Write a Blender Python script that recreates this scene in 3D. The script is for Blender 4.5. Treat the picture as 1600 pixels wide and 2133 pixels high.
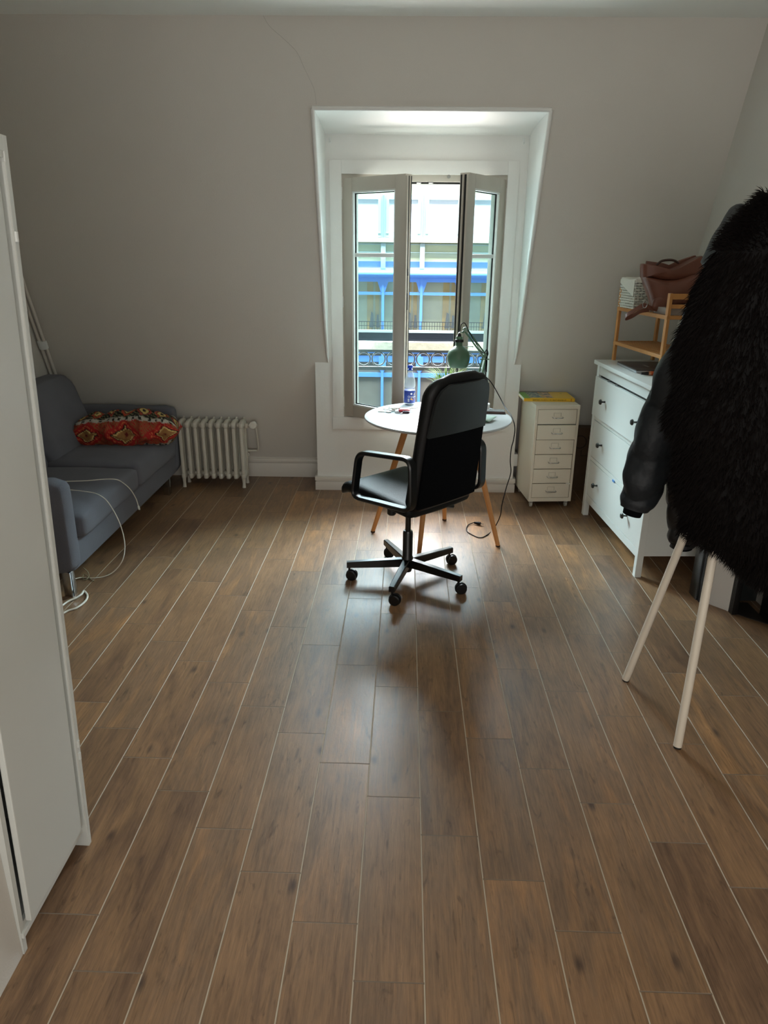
import bpy, bmesh, math, random
from math import sin, cos, pi, radians, atan2, sqrt, floor, hypot
from mathutils import Vector, Matrix, noise
for o in list(bpy.data.objects): bpy.data.objects.remove(o, do_unlink=True)
S = bpy.context.scene
COL = S.collection
random.seed(7)

# ---------------------------------------------------------------- camera
FPX, CH = 1480.0, 1.6037
yaw, pit, rol = radians(-0.913), radians(20.013), radians(0.568)
fwd = Vector((sin(yaw)*cos(pit), cos(yaw)*cos(pit), -sin(pit)))
r0 = Vector((cos(yaw), -sin(yaw), 0)); u0 = r0.cross(fwd)
rgt = r0*cos(rol)+u0*sin(rol); upv = -r0*sin(rol)+u0*cos(rol)
cam = bpy.data.cameras.new('camera'); camo = bpy.data.objects.new('camera', cam); COL.objects.link(camo)
M3 = Matrix((rgt, upv, -fwd)).transposed()
camo.matrix_world = Matrix.Translation((0, 0, CH)) @ M3.to_4x4()
cam.sensor_fit = 'VERTICAL'; cam.sensor_height = 24.0; cam.lens = FPX/2133*24.0
cam.clip_start = 0.02; cam.clip_end = 200
S.camera = camo

def px(x, y, Y=None, X=None, z=None):
    """measure a spot of the photograph on a given plane of the room"""
    d = fwd + rgt*((x-800)/FPX) - upv*((y-1066.5)/FPX)
    if Y is not None: t = Y/d.y
    elif X is not None: t = X/d.x
    else: t = (z-CH)/d.z
    return Vector((0, 0, CH)) + d*t

# ---------------------------------------------------------------- view, world, lights
S.view_settings.view_transform = 'Standard'; S.view_settings.look = 'None'
S.view_settings.gamma = 1; S.view_settings.use_curve_mapping = False
S.view_settings.exposure = 0.36
SKY, PANEL, STREET, REAR = 0.76, 72000.0, 7200.0, 47.0
w = bpy.data.worlds.new('world'); S.world = w; w.use_nodes = True
bg = w.node_tree.nodes['Background']; bg.inputs[0].default_value = (0.80, 0.90, 1.0, 1); bg.inputs[1].default_value = SKY

def area(name, loc, target, sx, sy, power, color):
    l = bpy.data.lights.new(name, 'AREA'); l.shape = 'RECTANGLE'; l.size = sx; l.size_y = sy
    l.energy = power; l.color = color
    o = bpy.data.objects.new(name, l); COL.objects.link(o); o.location = loc
    o.rotation_euler = (Vector(target)-Vector(loc)).to_track_quat('-Z', 'Y').to_euler()
    return o
area('bright_sky_over_street', (0, 20, 13.5), (0.15, 4.8, 1.2), 34, 12, PANEL, (0.90, 0.96, 1.0))
area('added_fill_below_window', (0, 15, -7), (0.15, 4.8, 1.2), 22, 9, STREET, (1.0, 0.97, 0.92))  # unseen fill panel added to brighten the ceiling and dormer head
area('added_rear_fill', (0.2, -1.35, 1.35), (0.2, 0.9, 2.5), 1.8, 1.5, REAR, (1.0, 0.97, 0.93))  # added fill light behind the viewer; the rear wall has no window

# ---------------------------------------------------------------- materials
def lin(c):
    def f(v):
        v /= 255.0
        return v/12.92 if v <= 0.04045 else ((v+0.055)/1.055)**2.4
    return (f(c[0]), f(c[1]), f(c[2]), 1)
MATS = {}
def mat(name, rgb, rough=0.6, metal=0.0, spec=0.5, bump=0.0, bscale=60.0, var=0.0, vscale=4.0, coat=0.0, sheen=0.0, trans=None, attr=None, alpha=None):
    if name in MATS: return MATS[name]
    m = bpy.data.materials.new(name); m.use_nodes = True; n = m.node_tree.nodes; L = m.node_tree.links
    b = n['Principled BSDF']
    b.inputs['Roughness'].default_value = rough; b.inputs['Metallic'].default_value = metal
    b.inputs['Specular IOR Level'].default_value = spec; b.inputs['Coat Weight'].default_value = coat
    b.inputs['Sheen Weight'].default_value = sheen
    c = lin(rgb)
    tc = n.new('ShaderNodeTexCoord')
    if attr:
        a = n.new('ShaderNodeAttribute'); a.attribute_name = attr
        L.new(a.outputs['Color'], b.inputs['Base Color'])
    else:
        nz = n.new('ShaderNodeTexNoise'); nz.inputs['Scale'].default_value = vscale; nz.inputs['Detail'].default_value = 4
        L.new(tc.outputs['Object'], nz.inputs['Vector'])
        mx = n.new('ShaderNodeMix'); mx.data_type = 'RGBA'
        k = max(var, 0.015)
        mx.inputs[6].default_value = (c[0]*(1-k), c[1]*(1-k), c[2]*(1-k), 1)
        mx.inputs[7].default_value = (min(1, c[0]*(1+k)), min(1, c[1]*(1+k)), min(1, c[2]*(1+k)), 1)
        L.new(nz.outputs['Fac'], mx.inputs[0]); L.new(mx.outputs[2], b.inputs['Base Color'])
    if bump:
        bz = n.new('ShaderNodeTexNoise'); bz.inputs['Scale'].default_value = bscale; bz.inputs['Detail'].default_value = 3
        L.new(tc.outputs['Object'], bz.inputs['Vector'])
        bp = n.new('ShaderNodeBump'); bp.inputs['Strength'].default_value = bump; bp.inputs['Distance'].default_value = 0.01
        L.new(bz.outputs['Fac'], bp.inputs['Height']); L.new(bp.outputs['Normal'], b.inputs['Normal'])
    if trans is not None:
        # thin clear sheet: lets light straight through, with a reflection on top
        tr = n.new('ShaderNodeBsdfTransparent'); tr.inputs[0].default_value = trans
        ms = n.new('ShaderNodeMixShader'); ms.inputs[0].default_value = alpha
        out = n['Material Output']
        L.new(tr.outputs[0], ms.inputs[1]); L.new(b.outputs[0], ms.inputs[2]); L.new(ms.outputs[0], out.inputs['Surface'])
    MATS[name] = m
    return m

WALL = mat('wall_paint', (209, 205, 197), 0.85, bump=0.12, bscale=220, spec=0.2)
CEIL = mat('ceiling_paint', (240, 241, 236), 0.9, bump=0.1, bscale=200, spec=0.2)
TRIM = mat('trim_gloss_paint', (214, 209, 200), 0.45, bump=0.08, bscale=60, var=0.04)
DORM = mat('dormer_paint', (226, 226, 222), 0.6, bump=0.08, bscale=90, spec=0.3)
PVC = mat('window_upvc', (186, 180, 168), 0.42, var=0.06, vscale=9)
PVCW = mat('window_bead_white', (225, 228, 225), 0.35)
RUB = mat('rubber_black', (14, 15, 15), 0.6)
LAQ = mat('dresser_white_lacquer', (222, 225, 220), 0.28, spec=0.5)
WARD = mat('wardrobe_white', (206, 208, 203), 0.38)
CREAM = mat('cabinet_powder_coat', (218, 209, 190), 0.38)
CHR = mat('chrome', (200, 205, 208), 0.15, 1.0)
BLKL = mat('black_leather', (9, 9, 10), 0.45, bump=0.15, bscale=400, spec=0.35)
GRYL = mat('grey_leather', (29, 31, 32), 0.40, bump=0.15, bscale=500, spec=0.5)
BLKC = mat('black_cloth', (5, 6, 9), 0.95, spec=0.1)
BLKP = mat('black_plastic', (7, 8, 9), 0.38)
BLKM = mat('black_metal', (11, 11, 12), 0.28, spec=0.6)
FAB = mat('sofa_fabric', (106, 107, 115), 0.95, bump=0.5, bscale=500, var=0.14, vscale=7, sheen=0.12, spec=0.1)
OAK = mat('beech_leg', (196, 136, 78), 0.5, var=0.12, vscale=14)
BAM = mat('bamboo', (190, 132, 70), 0.42, var=0.14, vscale=16)
WTOP = mat('table_top_white', (184, 188, 188), 0.22, spec=0.5)
RAD = mat('radiator_enamel', (205, 200, 187), 0.42, bump=0.06, bscale=40, var=0.05)
SAGE = mat('sage_green_enamel', (82, 114, 90), 0.32, spec=0.5)
CABW = mat('white_cable', (222, 218, 205), 0.45)
CABB = mat('black_cable', (14, 10, 12), 0.6, spec=0.2)
BROWN = mat('brown_leather', (112, 68, 52), 0.38, bump=0.12, bscale=260, var=0.08)
PUFF = mat('dark_padded_nylon', (27, 31, 35), 0.55, bump=0.5, bscale=22, spec=0.35)
FUR = mat('dark_fur', (6, 4, 4), 0.7, spec=0.2, var=0.5, vscale=9)
RACKW = mat('rack_white_paint', (222, 212, 196), 0.4)
MARB = mat('grey_marble', (44, 48, 48), 0.3, var=0.35, vscale=12)
IRON = mat('cast_iron_black', (12, 12, 13), 0.5, bump=0.2, bscale=120)
BLUE = mat('blue_steel', (92, 146, 222), 0.5)
STONE = mat('pale_stone', (184, 192, 156), 0.8, var=0.1, vscale=2)
GUT = mat('white_frame_outdoor', (166, 186, 184), 0.6)
WOODO = mat('weathered_boards', (112, 105, 94), 0.8, var=0.25, vscale=3)
TARP = mat('dark_tarpaulin', (52, 58, 66), 0.6, bump=0.8, bscale=3, var=0.3, vscale=2)
RAILM = mat('balustrade_iron', (44, 46, 48), 0.5)
PEEL = mat('peeling_paint', (196, 186, 170), 0.8, bump=0.6, bscale=60, var=0.35, vscale=26)
GLASS = mat('window_glass', (196, 224, 226), 0.04, trans=(0.84, 0.95, 0.97, 1), alpha=0.08)
GLASSO = mat('street_glass', (150, 165, 170), 0.08, trans=(0.92, 0.95, 0.95, 1), alpha=0.10)

# floor of wood-look planks laid in the room's direction, quarter stagger
def floor_material():
    m = bpy.data.materials.new('plank_tiles'); m.use_nodes = True; nt = m.node_tree; n = nt.nodes; L = nt.links
    b = n['Principled BSDF']
    def M(op, a, b_=None, c=None):
        q = n.new('ShaderNodeMath'); q.operation = op
        for i, v in enumerate((a, b_, c)):
            if v is None: continue
            if isinstance(v, (int, float)): q.inputs[i].default_value = v
            else: L.new(v, q.inputs[i])
        return q.outputs[0]
    g = n.new('ShaderNodeNewGeometry'); sp = n.new('ShaderNodeSeparateXYZ'); L.new(g.outputs['Position'], sp.inputs[0])
    X, Y = sp.outputs[0], sp.outputs[1]
    A = 0.01174; PW = 0.16641; PL = 0.603
    xp = M('SUBTRACT', M('MULTIPLY', X, cos(A)), M('MULTIPLY', Y, sin(A)))
    yp = M('ADD', M('MULTIPLY', X, sin(A)), M('MULTIPLY', Y, cos(A)))
    u = M('DIVIDE', M('SUBTRACT', xp, -0.0938), PW)
    k = M('FLOOR', u); fu = M('SUBTRACT', u, k)
    v = M('SUBTRACT', M('ADD', M('DIVIDE', yp, PL), M('MULTIPLY', k, 0.25)), 0.968)
    j = M('FLOOR', v); fv = M('SUBTRACT', v, j)
    du = M('MULTIPLY', M('MINIMUM', fu, M('SUBTRACT', 1.0, fu)), PW)
    dv = M('MULTIPLY', M('MINIMUM', fv, M('SUBTRACT', 1.0, fv)), PL)
    d = M('MINIMUM', du, M('ADD', dv, 0.0002))
    gr = n.new('ShaderNodeMapRange'); gr.interpolation_type = 'SMOOTHSTEP'
    gr.inputs[1].default_value = 0.0012; gr.inputs[2].default_value = 0.0024; gr.inputs[3].default_value = 1.0; gr.inputs[4].default_value = 0.0
    L.new(d, gr.inputs[0]); G = gr.outputs[0]
    cid = n.new('ShaderNodeCombineXYZ'); L.new(k, cid.inputs[0]); L.new(j, cid.inputs[1])
    wn = n.new('ShaderNodeTexWhiteNoise'); wn.noise_dimensions = '3D'; L.new(cid.outputs[0], wn.inputs['Vector'])
    rs = n.new('ShaderNodeSeparateColor'); L.new(wn.outputs['Color'], rs.inputs[0])
    # grain, its coordinates shifted for every plank
    def grainvec(sx, sy, kx=7.0):
        c = n.new('ShaderNodeCombineXYZ')
        L.new(M('ADD', M('MULTIPLY', xp, sx), M('MULTIPLY', rs.outputs[0], 37.0)), c.inputs[0])
        L.new(M('ADD', M('MULTIPLY', yp, sy), M('MULTIPLY', rs.outputs[1], 53.0)), c.inputs[1])
        L.new(M('MULTIPLY', rs.outputs[2], 19.0), c.inputs[2])
        return c.outputs[0]
    def noi(vec, sc, det, dist=0.0, ro=0.6):
        q = n.new('ShaderNodeTexNoise'); q.inputs['Scale'].default_value = sc; q.inputs['Detail'].default_value = det
        q.inputs['Distortion'].default_value = dist; q.inputs['Roughness'].default_value = ro; L.new(vec, q.inputs['Vector']); return q.outputs['Fac']
    big = noi(grainvec(14, 2.2), 1.0, 5, 0.9)
    fine = noi(grainvec(150, 8), 1.0, 5, 0.6, 0.72)
    cloud = noi(grainvec(6, 4), 1.0, 3, 0.5)
    # plank tone
    r = n.new('ShaderNodeValToRGB'); r.color_ramp.interpolation = 'LINEAR'
    stops = [(0.0, (92, 68, 50)), (0.22, (118, 90, 67)), (0.42, (142, 109, 78)), (0.58, (126, 99, 75)), (0.78, (156, 117, 80)), (1.0, (180, 132, 88))]
    e = r.color_ramp.elements; e[0].position = 0; e[0].color = lin(stops[0][1]); e[1].position = 1; e[1].color = lin(stops[-1][1])
    for p_, c_ in stops[1:-1]:
        q = e.new(p_); q.color = lin(c_)
    tone = M('ADD', M('MULTIPLY', rs.outputs[0], 0.50), M('MULTIPLY', M('SUBTRACT', big, 0.27), 0.95))
    L.new(tone, r.inputs[0])
    def mul(colsock, fac, lo, hi):
        mr = n.new('ShaderNodeMapRange'); mr.inputs[1].default_value = 0.3; mr.inputs[2].default_value = 0.7; mr.inputs[3].default_value = lo; mr.inputs[4].default_value = hi
        L.new(fac, mr.inputs[0])
        vm = n.new('ShaderNodeVectorMath'); vm.operation = 'SCALE'; L.new(colsock, vm.inputs[0]); L.new(mr.outputs[0], vm.inputs['Scale']); return vm.outputs[0]
    c1 = mul(r.outputs[0], fine, 0.66, 1.26)
    c1 = mul(c1, cloud, 0.86, 1.12)
    # short dark flecks along the grain
    fk = n.new('ShaderNodeMapRange'); fk.inputs[1].default_value = 0.60; fk.inputs[2].default_value = 0.74; fk.inputs[3].default_value = 1.0; fk.inputs[4].default_value = 0.58
    L.new(noi(grainvec(46, 9), 1.0, 3, 1.2), fk.inputs[0])
    vf = n.new('ShaderNodeVectorMath'); vf.operation = 'SCALE'; L.new(c1, vf.inputs[0]); L.new(fk.outputs[0], vf.inputs['Scale']); c1 = vf.outputs[0]
    # knots
    vo = n.new('ShaderNodeTexVoronoi'); vo.inputs['Scale'].default_value = 1.0; L.new(grainvec(9, 4.2), vo.inputs['Vector'])
    kn = n.new('ShaderNodeMapRange'); kn.interpolation_type = 'SMOOTHSTEP'; kn.inputs[1].default_value = 0.03; kn.inputs[2].default_value = 0.21; kn.inputs[3].default_value = 1; kn.inputs[4].default_value = 0
    L.new(M('ADD', vo.outputs['Distance'], M('MULTIPLY', fine, 0.08)), kn.inputs[0])
    sel = n.new('ShaderNodeSeparateColor'); L.new(vo.outputs['Color'], sel.inputs[0])
    ks = M('MULTIPLY', kn.outputs[0], M('GREATER_THAN', sel.outputs[0], 0.45))
    mk = n.new('ShaderNodeMix'); mk.data_type = 'RGBA'; L.new(M('MULTIPLY', ks, 0.88), mk.inputs[0]); L.new(c1, mk.inputs[6]); mk.inputs[7].default_value = lin((58, 44, 38))
    mg = n.new('ShaderNodeMix'); mg.data_type = 'RGBA'; L.new(G, mg.inputs[0]); L.new(mk.outputs[2], mg.inputs[6])
    gc_ = n.new('ShaderNodeMix'); gc_.data_type = 'RGBA'; L.new(M('LESS_THAN', dv, 0.0027), gc_.inputs[0]); gc_.inputs[6].default_value = lin((182, 168, 148)); gc_.inputs[7].default_value = lin((120, 104, 88))
    L.new(gc_.outputs[2], mg.inputs[7])
    L.new(mg.outputs[2], b.inputs['Base Color'])
    rr = n.new('ShaderNodeMapRange'); rr.inputs[3].default_value = 0.30; rr.inputs[4].default_value = 0.50; L.new(fine, rr.inputs[0])
    rg = n.new('ShaderNodeMix'); L.new(G, rg.inputs[0]); L.new(rr.outputs[0], rg.inputs[2]); rg.inputs[3].default_value = 0.8
    L.new(rg.outputs[0], b.inputs['Roughness'])
    b.inputs['Specular IOR Level'].default_value = 0.55
    h = M('SUBTRACT', M('ADD', M('MULTIPLY', fine, 0.25), M('MULTIPLY', noi(grainvec(60, 22), 1.0, 2, 1.5), 0.25)), M('MULTIPLY', G, 1.6))
    bp = n.new('ShaderNodeBump'); bp.inputs['Strength'].default_value = 0.55; bp.inputs['Distance'].default_value = 0.0016
    L.new(h, bp.inputs['Height']); L.new(bp.outputs['Normal'], b.inputs['Normal'])
    return m
FLOOR = floor_material()

# ---------------------------------------------------------------- mesh building
class MB:
    def __init__(s): s.v = []; s.f = []; s.c = None
    def add(s, v, f):
        b = len(s.v); s.v += [tuple(q) for q in v]; s.f += [tuple(i+b for i in q) for q in f]; return s
    def box(s, x0, x1, y0, y1, z0, z1, bev=0.0, seg=2):
        if x1 < x0: x0, x1 = x1, x0
        if y1 < y0: y0, y1 = y1, y0
        if z1 < z0: z0, z1 = z1, z0
        v = [(x, y, z) for x in (x0, x1) for y in (y0, y1) for z in (z0, z1)]
        f = [(0, 1, 3, 2), (4, 6, 7, 5), (0, 4, 5, 1), (2, 3, 7, 6), (0, 2, 6, 4), (1, 5, 7, 3)]
        if not bev: return s.add(v, f)
        bm = bmesh.new(); vs = [bm.verts.new(q) for q in v]
        for q in f: bm.faces.new([vs[i] for i in q])
        bmesh.ops.bevel(bm, geom=bm.edges[:], offset=bev, segments=seg, profile=0.6, affect='EDGES')
        bm.verts.index_update()
        s.add([q.co[:] for q in bm.verts], [[q.index for q in f_.verts] for f_ in bm.faces]); bm.free(); return s
    def prism(s, pts, axis, a, b, bev=0.0):
        """polygon pts in the two other axes, extruded along axis from a to b"""
        def mk(p, t):
            return {'x': (t, p[0], p[1]), 'y': (p[0], t, p[1]), 'z': (p[0], p[1], t)}[axis]
        n = len(pts); v = [mk(p, a) for p in pts]+[mk(p, b) for p in pts]
        f = [tuple(range(n)), tuple(range(2*n-1, n-1, -1))]+[(i, i+n, (i+1) % n+n, (i+1) % n) for i in range(n)]
        if not bev: return s.add(v, f)
        bm = bmesh.new(); vs = [bm.verts.new(q) for q in v]
        for q in f: bm.faces.new([vs[i] for i in q])
        bmesh.ops.recalc_face_normals(bm, faces=bm.faces[:])
        ed = [e for e in bm.edges if len(e.link_faces) == 2 and e.calc_face_angle(0) > 0.6]
        bmesh.ops.bevel(bm, geom=ed, offset=bev, segments=2, profile=0.6, affect='EDGES')
        bm.verts.index_update()
        s.add([q.co[:] for q in bm.verts], [[q.index for q in f_.verts] for f_ in bm.faces]); bm.free(); return s
    def tube(s, pts, r, seg=10, closed=False, cap=True, flat=1.0, up=None):
        pts = [Vector(p) for p in pts]; n = len(pts); rs = r if isinstance(r, (list, tuple)) else [r]*n
        rings = []; T0 = None; N = None
        for i, p in enumerate(pts):
            a = pts[i-1] if (i > 0 or closed) else p; b = pts[(i+1) % n] if (i < n-1 or closed) else p
            T = (b-a).normalized()
            if N is None:
                h = Vector(up) if up else (Vector((0, 0, 1)) if abs(T.z) < 0.9 else Vector((1, 0, 0)))
                N = (h-T*h.dot(T)).normalized()
            else:
                N = (N-T*N.dot(T)).normalized()
            B = T.cross(N)
            rings.append([p+(N*cos(2*pi*j/seg)+B*sin(2*pi*j/seg)*flat)*rs[i] for j in range(seg)])
        v = [q for rg in rings for q in rg]; f = []
        m = n if closed else n-1
        for i in range(m):
            for j in range(seg):
                a = i*seg+j; b = i*seg+(j+1) % seg; i2 = (i+1) % n
                f.append((a, b, i2*seg+(j+1) % seg, i2*seg+j))
        if cap and not closed:
            f.append(tuple(range(seg-1, -1, -1))); f.append(tuple((n-1)*seg+j for j in range(seg)))
        return s.add(v, f)
    def band(s, pts, wv, w, t, closed=False):
        """flat strip: width w along vector wv, thickness t across, along a path"""
        pts = [Vector(p) for p in pts]; wv = Vector(wv).normalized(); n = len(pts); v = []; f = []
        for i, p in enumerate(pts):
            a = pts[i-1] if (i > 0 or closed) else p; b = pts[(i+1) % n] if (i < n-1 or closed) else p
            T = (b-a).normalized(); N = T.cross(wv).normalized()
            c = min(t, w)*0.28
            for (q, r_) in ((-w/2+c, -t/2), (w/2-c, -t/2), (w/2, -t/2+c), (w/2, t/2-c), (w/2-c, t/2), (-w/2+c, t/2), (-w/2, t/2-c), (-w/2, -t/2+c)):
                v.append(p+wv*q+N*r_)
        for i in range(n if closed else n-1):
            for j in range(8):
                i2 = (i+1) % n; f.append((i*8+j, i*8+(j+1) % 8, i2*8+(j+1) % 8, i2*8+j))
        if not closed: f.append(tuple(range(7, -1, -1))); f.append(tuple((n-1)*8+j for j in range(8)))
        return s.add(v, f)
    def lathe(s, prof, seg=24, c=(0, 0, 0), mtx=None):
        v = []; f = []; n = len(prof)
        for (r, z) in prof:
            for j in range(seg):
                p = Vector((r*cos(2*pi*j/seg), r*sin(2*pi*j/seg), z))
                if mtx: p = mtx @ p
                v.append(p+Vector(c))
        for i in range(n-1):
            for j in range(seg):
                f.append((i*seg+j, i*seg+(j+1) % seg, (i+1)*seg+(j+1) % seg, (i+1)*seg+j))
        f.append(tuple(range(seg-1, -1, -1))); f.append(tuple((n-1)*seg+j for j in range(seg)))
        return s.add(v, f)
    def rbox(s, c, size, r, n=(8, 8, 4), fn=None):
        """rounded, subdivided block, optionally deformed by fn(u,v,w,p)"""
        hx, hy, hz = size[0]/2, size[1]/2, size[2]/2; idx = {}; v = []; f = []
        def g(i, m): return -1+2*i/m
        def key(i, j, k):
            if (i, j, k) in idx: return idx[(i, j, k)]
            p = Vector((g(i, n[0]), g(j, n[1]), g(k, n[2])))
            q = Vector((p.x*hx, p.y*hy, p.z*hz))
            inn = Vector((max(-hx+r, min(hx-r, q.x)), max(-hy+r, min(hy-r, q.y)), max(-hz+r, min(hz-r, q.z))))
            d = q-inn
            if d.length > 1e-9: q = inn+d.normalized()*r
            if fn: q = fn(p.x, p.y, p.z, q)
            idx[(i, j, k)] = len(v); v.append(Vector(c)+q); return idx[(i, j, k)]
        for i in range(n[0]):
            for j in range(n[1]):
                for k, o in ((0, 1), (n[2], 0)):
                    q = [key(i, j, k), key(i+1, j, k), key(i+1, j+1, k), key(i, j+1, k)]; f.append(q[::-1] if o else q)
        for i in range(n[0]):
            for k in range(n[2]):
                for j, o in ((0, 0), (n[1], 1)):
                    q = [key(i, j, k), key(i+1, j, k), key(i+1, j, k+1), key(i, j, k+1)]; f.append(q[::-1] if o else q)
        for j in range(n[1]):
            for k in range(n[2]):
                for i, o in ((0, 1), (n[0], 0)):
                    q = [key(i, j, k), key(i, j+1, k), key(i, j+1, k+1), key(i, j, k+1)]; f.append(q[::-1] if o else q)
        return s.add(v, f)
    def loft(s, rings):
        n = len(rings[0]); v = [q for r in rings for q in r]; f = []
        for i in range(len(rings)-1):
            for j in range(n): f.append((i*n+j, i*n+(j+1) % n, (i+1)*n+(j+1) % n, (i+1)*n+j))
        f.append(tuple(range(n-1, -1, -1))); f.append(tuple((len(rings)-1)*n+j for j in range(n)))
        return s.add(v, f)
    def xf(s, m):
        s.v = [tuple(m @ Vector(q)) for q in s.v]; return s

def obj(name, mb, m, parent=None, smooth=38, cols=None, recalc=True):
    me = bpy.data.meshes.new(name); org = Vector((0, 0, 0)); vs = mb.v
    if parent is None:
        xs = [q[0] for q in vs]; ys = [q[1] for q in vs]; zs = [q[2] for q in vs]
        org = Vector(((min(xs)+max(xs))/2, (min(ys)+max(ys))/2, min(zs))); vs = [(q[0]-org.x, q[1]-org.y, q[2]-org.z) for q in vs]
    me.from_pydata(vs, [], mb.f)
    bm = bmesh.new(); bm.from_mesh(me)
    if recalc: bmesh.ops.recalc_face_normals(bm, faces=bm.faces[:])
    if smooth:
        for f in bm.faces: f.smooth = True
        for e in bm.edges:
            if len(e.link_faces) != 2 or e.calc_face_angle(0) > radians(smooth): e.smooth = False
    bm.to_mesh(me); bm.free()
    if cols:
        a = me.color_attributes.new('tint', 'FLOAT_COLOR', 'POINT')
        for i, c in enumerate(cols): a.data[i].color = lin(c)
    me.materials.append(m)
    o = bpy.data.objects.new(name, me); COL.objects.link(o)
    if parent: o.parent = parent
    else: o.location = org
    return o
def thing(name, label, cat, loc=(0, 0, 0), rotz=0.0, group=None):
    o = bpy.data.objects.new(name, None); COL.objects.link(o); o.empty_display_size = 0.05
    o.location = loc; o.rotation_euler = (0, 0, rotz); o['label'] = label; o['category'] = cat
    if group: o['group'] = group
    return o
def tag(o, label, cat, group=None):
    o['label'] = label; o['category'] = cat
    if group: o['group'] = group
    return o
def struct(o, label=None, cat=None):
    o['kind'] = 'structure'
    if label: o['label'] = label
    if cat: o['category'] = cat
    return o
def text(s, size, depth, mtx):
    """lettering as mesh"""
    cu = bpy.data.curves.new('t', 'FONT'); cu.body = s; cu.size = size; cu.extrude = depth; cu.align_x = 'CENTER'; cu.align_y = 'CENTER'
    o = bpy.data.objects.new('t', cu); COL.objects.link(o)
    dg = bpy.context.evaluated_depsgraph_get(); me = o.evaluated_get(dg).to_mesh()
    mb = MB(); mb.add([mtx @ q.co for q in me.vertices], [tuple(p.vertices) for p in me.polygons])
    bpy.data.objects.remove(o); return mb
def smoothpath(pts, n=8):
    pts = [Vector(p) for p in pts]; out = []
    P = [pts[0]*2-pts[1]]+pts+[pts[-1]*2-pts[-2]]
    for i in range(1, len(P)-2):
        for k in range(n):
            t = k/n; a, b, c, d = P[i-1], P[i], P[i+1], P[i+2]
            out.append(0.5*((2*b)+(c-a)*t+(2*a-5*b+4*c-d)*t*t+(3*b-a-3*c+d)*t*t*t))
    out.append(pts[-1]); return out
def T(x, y, z): return Matrix.Translation((x, y, z))
def RZ(a): return Matrix.Rotation(a, 4, 'Z')
def RX(a): return Matrix.Rotation(a, 4, 'X')
def RY(a): return Matrix.Rotation(a, 4, 'Y')

# ================================================================ THE ROOM
XL, XR, YN = -2.40, 1.80, -1.5
YW = 4.86          # plane of the dormer wall
SL = 0.40          # slope of the mansard wall
def ys(z): return YW-SL*(z-0.905)
ZC = 2.706
m = MB().box(XL-0.1, XR+0.1, YN-0.1, 5.35, -0.1, 0.0)
struct(obj('floor', m, FLOOR), 'brown wood-look plank floor with pale grout lines', 'floor')
m = MB().box(XL-0.1, XR+0.1, YN-0.1, 4.3, ZC, ZC+0.1)
struct(obj('ceiling', m, CEIL), 'plain off-white ceiling', 'ceiling')
m = MB().box(XL-0.1, XL, YN-0.1, 5.35, 0, ZC+0.05)
struct(obj('wall_left', m, WALL), 'off-white wall behind the grey sofa', 'wall')
m = MB().box(XR, XR+0.1, YN-0.1, 5.35, 0, ZC+0.05)
struct(obj('wall_right', m, WALL), 'off-white wall behind the white chest of drawers and coats', 'wall')
m = MB().box(XL, XR, YN-0.1, YN, 0, ZC)
struct(obj('wall_rear', m, WALL), 'wall behind the viewer', 'wall')
# sloping mansard wall with the dormer cut out
RX0, RX1, RZT = -0.462, 0.788, 2.318
ZB = 0.15
m = MB()
def slab(x0, x1, z0, z1):
    t = 0.12
    v = [(x, y, z) for x in (x0, x1) for (y, z) in ((ys(z0), z0), (ys(z1), z1), (ys(z1)+t, z1+0.02), (ys(z0)+t, z0+0.02))]
    m.add(v, [(0, 1, 2, 3), (4, 7, 6, 5), (0, 4, 5, 1), (1, 5, 6, 2), (2, 6, 7, 3), (3, 7, 4, 0)])
slab(XL, RX0-0.004, ZB, ZC); slab(RX1+0.004, XR, ZB, ZC); slab(RX0-0.004, RX1+0.004, RZT+0.003, ZC)
yb = ys(ZB)
m.box(XL, XR, yb, yb+0.12, 0, ZB)
struct(obj('wall_back', m, WALL, smooth=None), 'sloping mansard wall around the dormer window', 'wall')
# dormer: vertical wall with the window opening, cheeks, head
WX0, WX1, WZ0, WZ1 = -0.362, 0.668, 0.535, 2.064
BX0, BX1 = -0.555, 0.838
m = MB()
m.box(BX0, BX1, YW, YW+0.07, 0, WZ0); m.box(BX0, WX0, YW, YW+0.07, WZ0, 0.925); m.box(WX1, BX1, YW, YW+0.07, WZ0, 0.925)
m.box(RX0-0.05, WX0, YW, YW+0.07, 0.925, WZ1); m.box(WX1, RX1+0.05, YW, YW+0.07, 0.925, WZ1); m.box(RX0-0.05, RX1+0.05, YW, YW+0.07, WZ1, RZT+0.1)
m.box(BX0, BX0+0.02, YW+0.07, 5.32, 0, 0.925); m.box(BX1-0.02, BX1, YW+0.07, 5.32, 0, 0.925)
for x0, x1 in ((RX0-0.06, RX0), (RX1, RX1+0.06)):   # cheeks
    m.prism([(YW+0.01, 0.89), (ys(RZT)+0.002, RZT+0.002), (YW+0.01, RZT+0.002)], 'x', x0, x1)
m.prism([(ys(RZT)+0.002, RZT+0.001), (4.55, RZT-0.004), (4.75, RZT-0.018), (YW, RZT-0.034), (YW+0.02, RZT+0.08), (ys(RZT)+0.05, RZT+0.08)], 'x', RX0-0.04, RX1+0.04)
struct(obj('wall_dormer', m, DORM, smooth=30), 'white dormer recess and low box under the window', 'wall')
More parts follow.
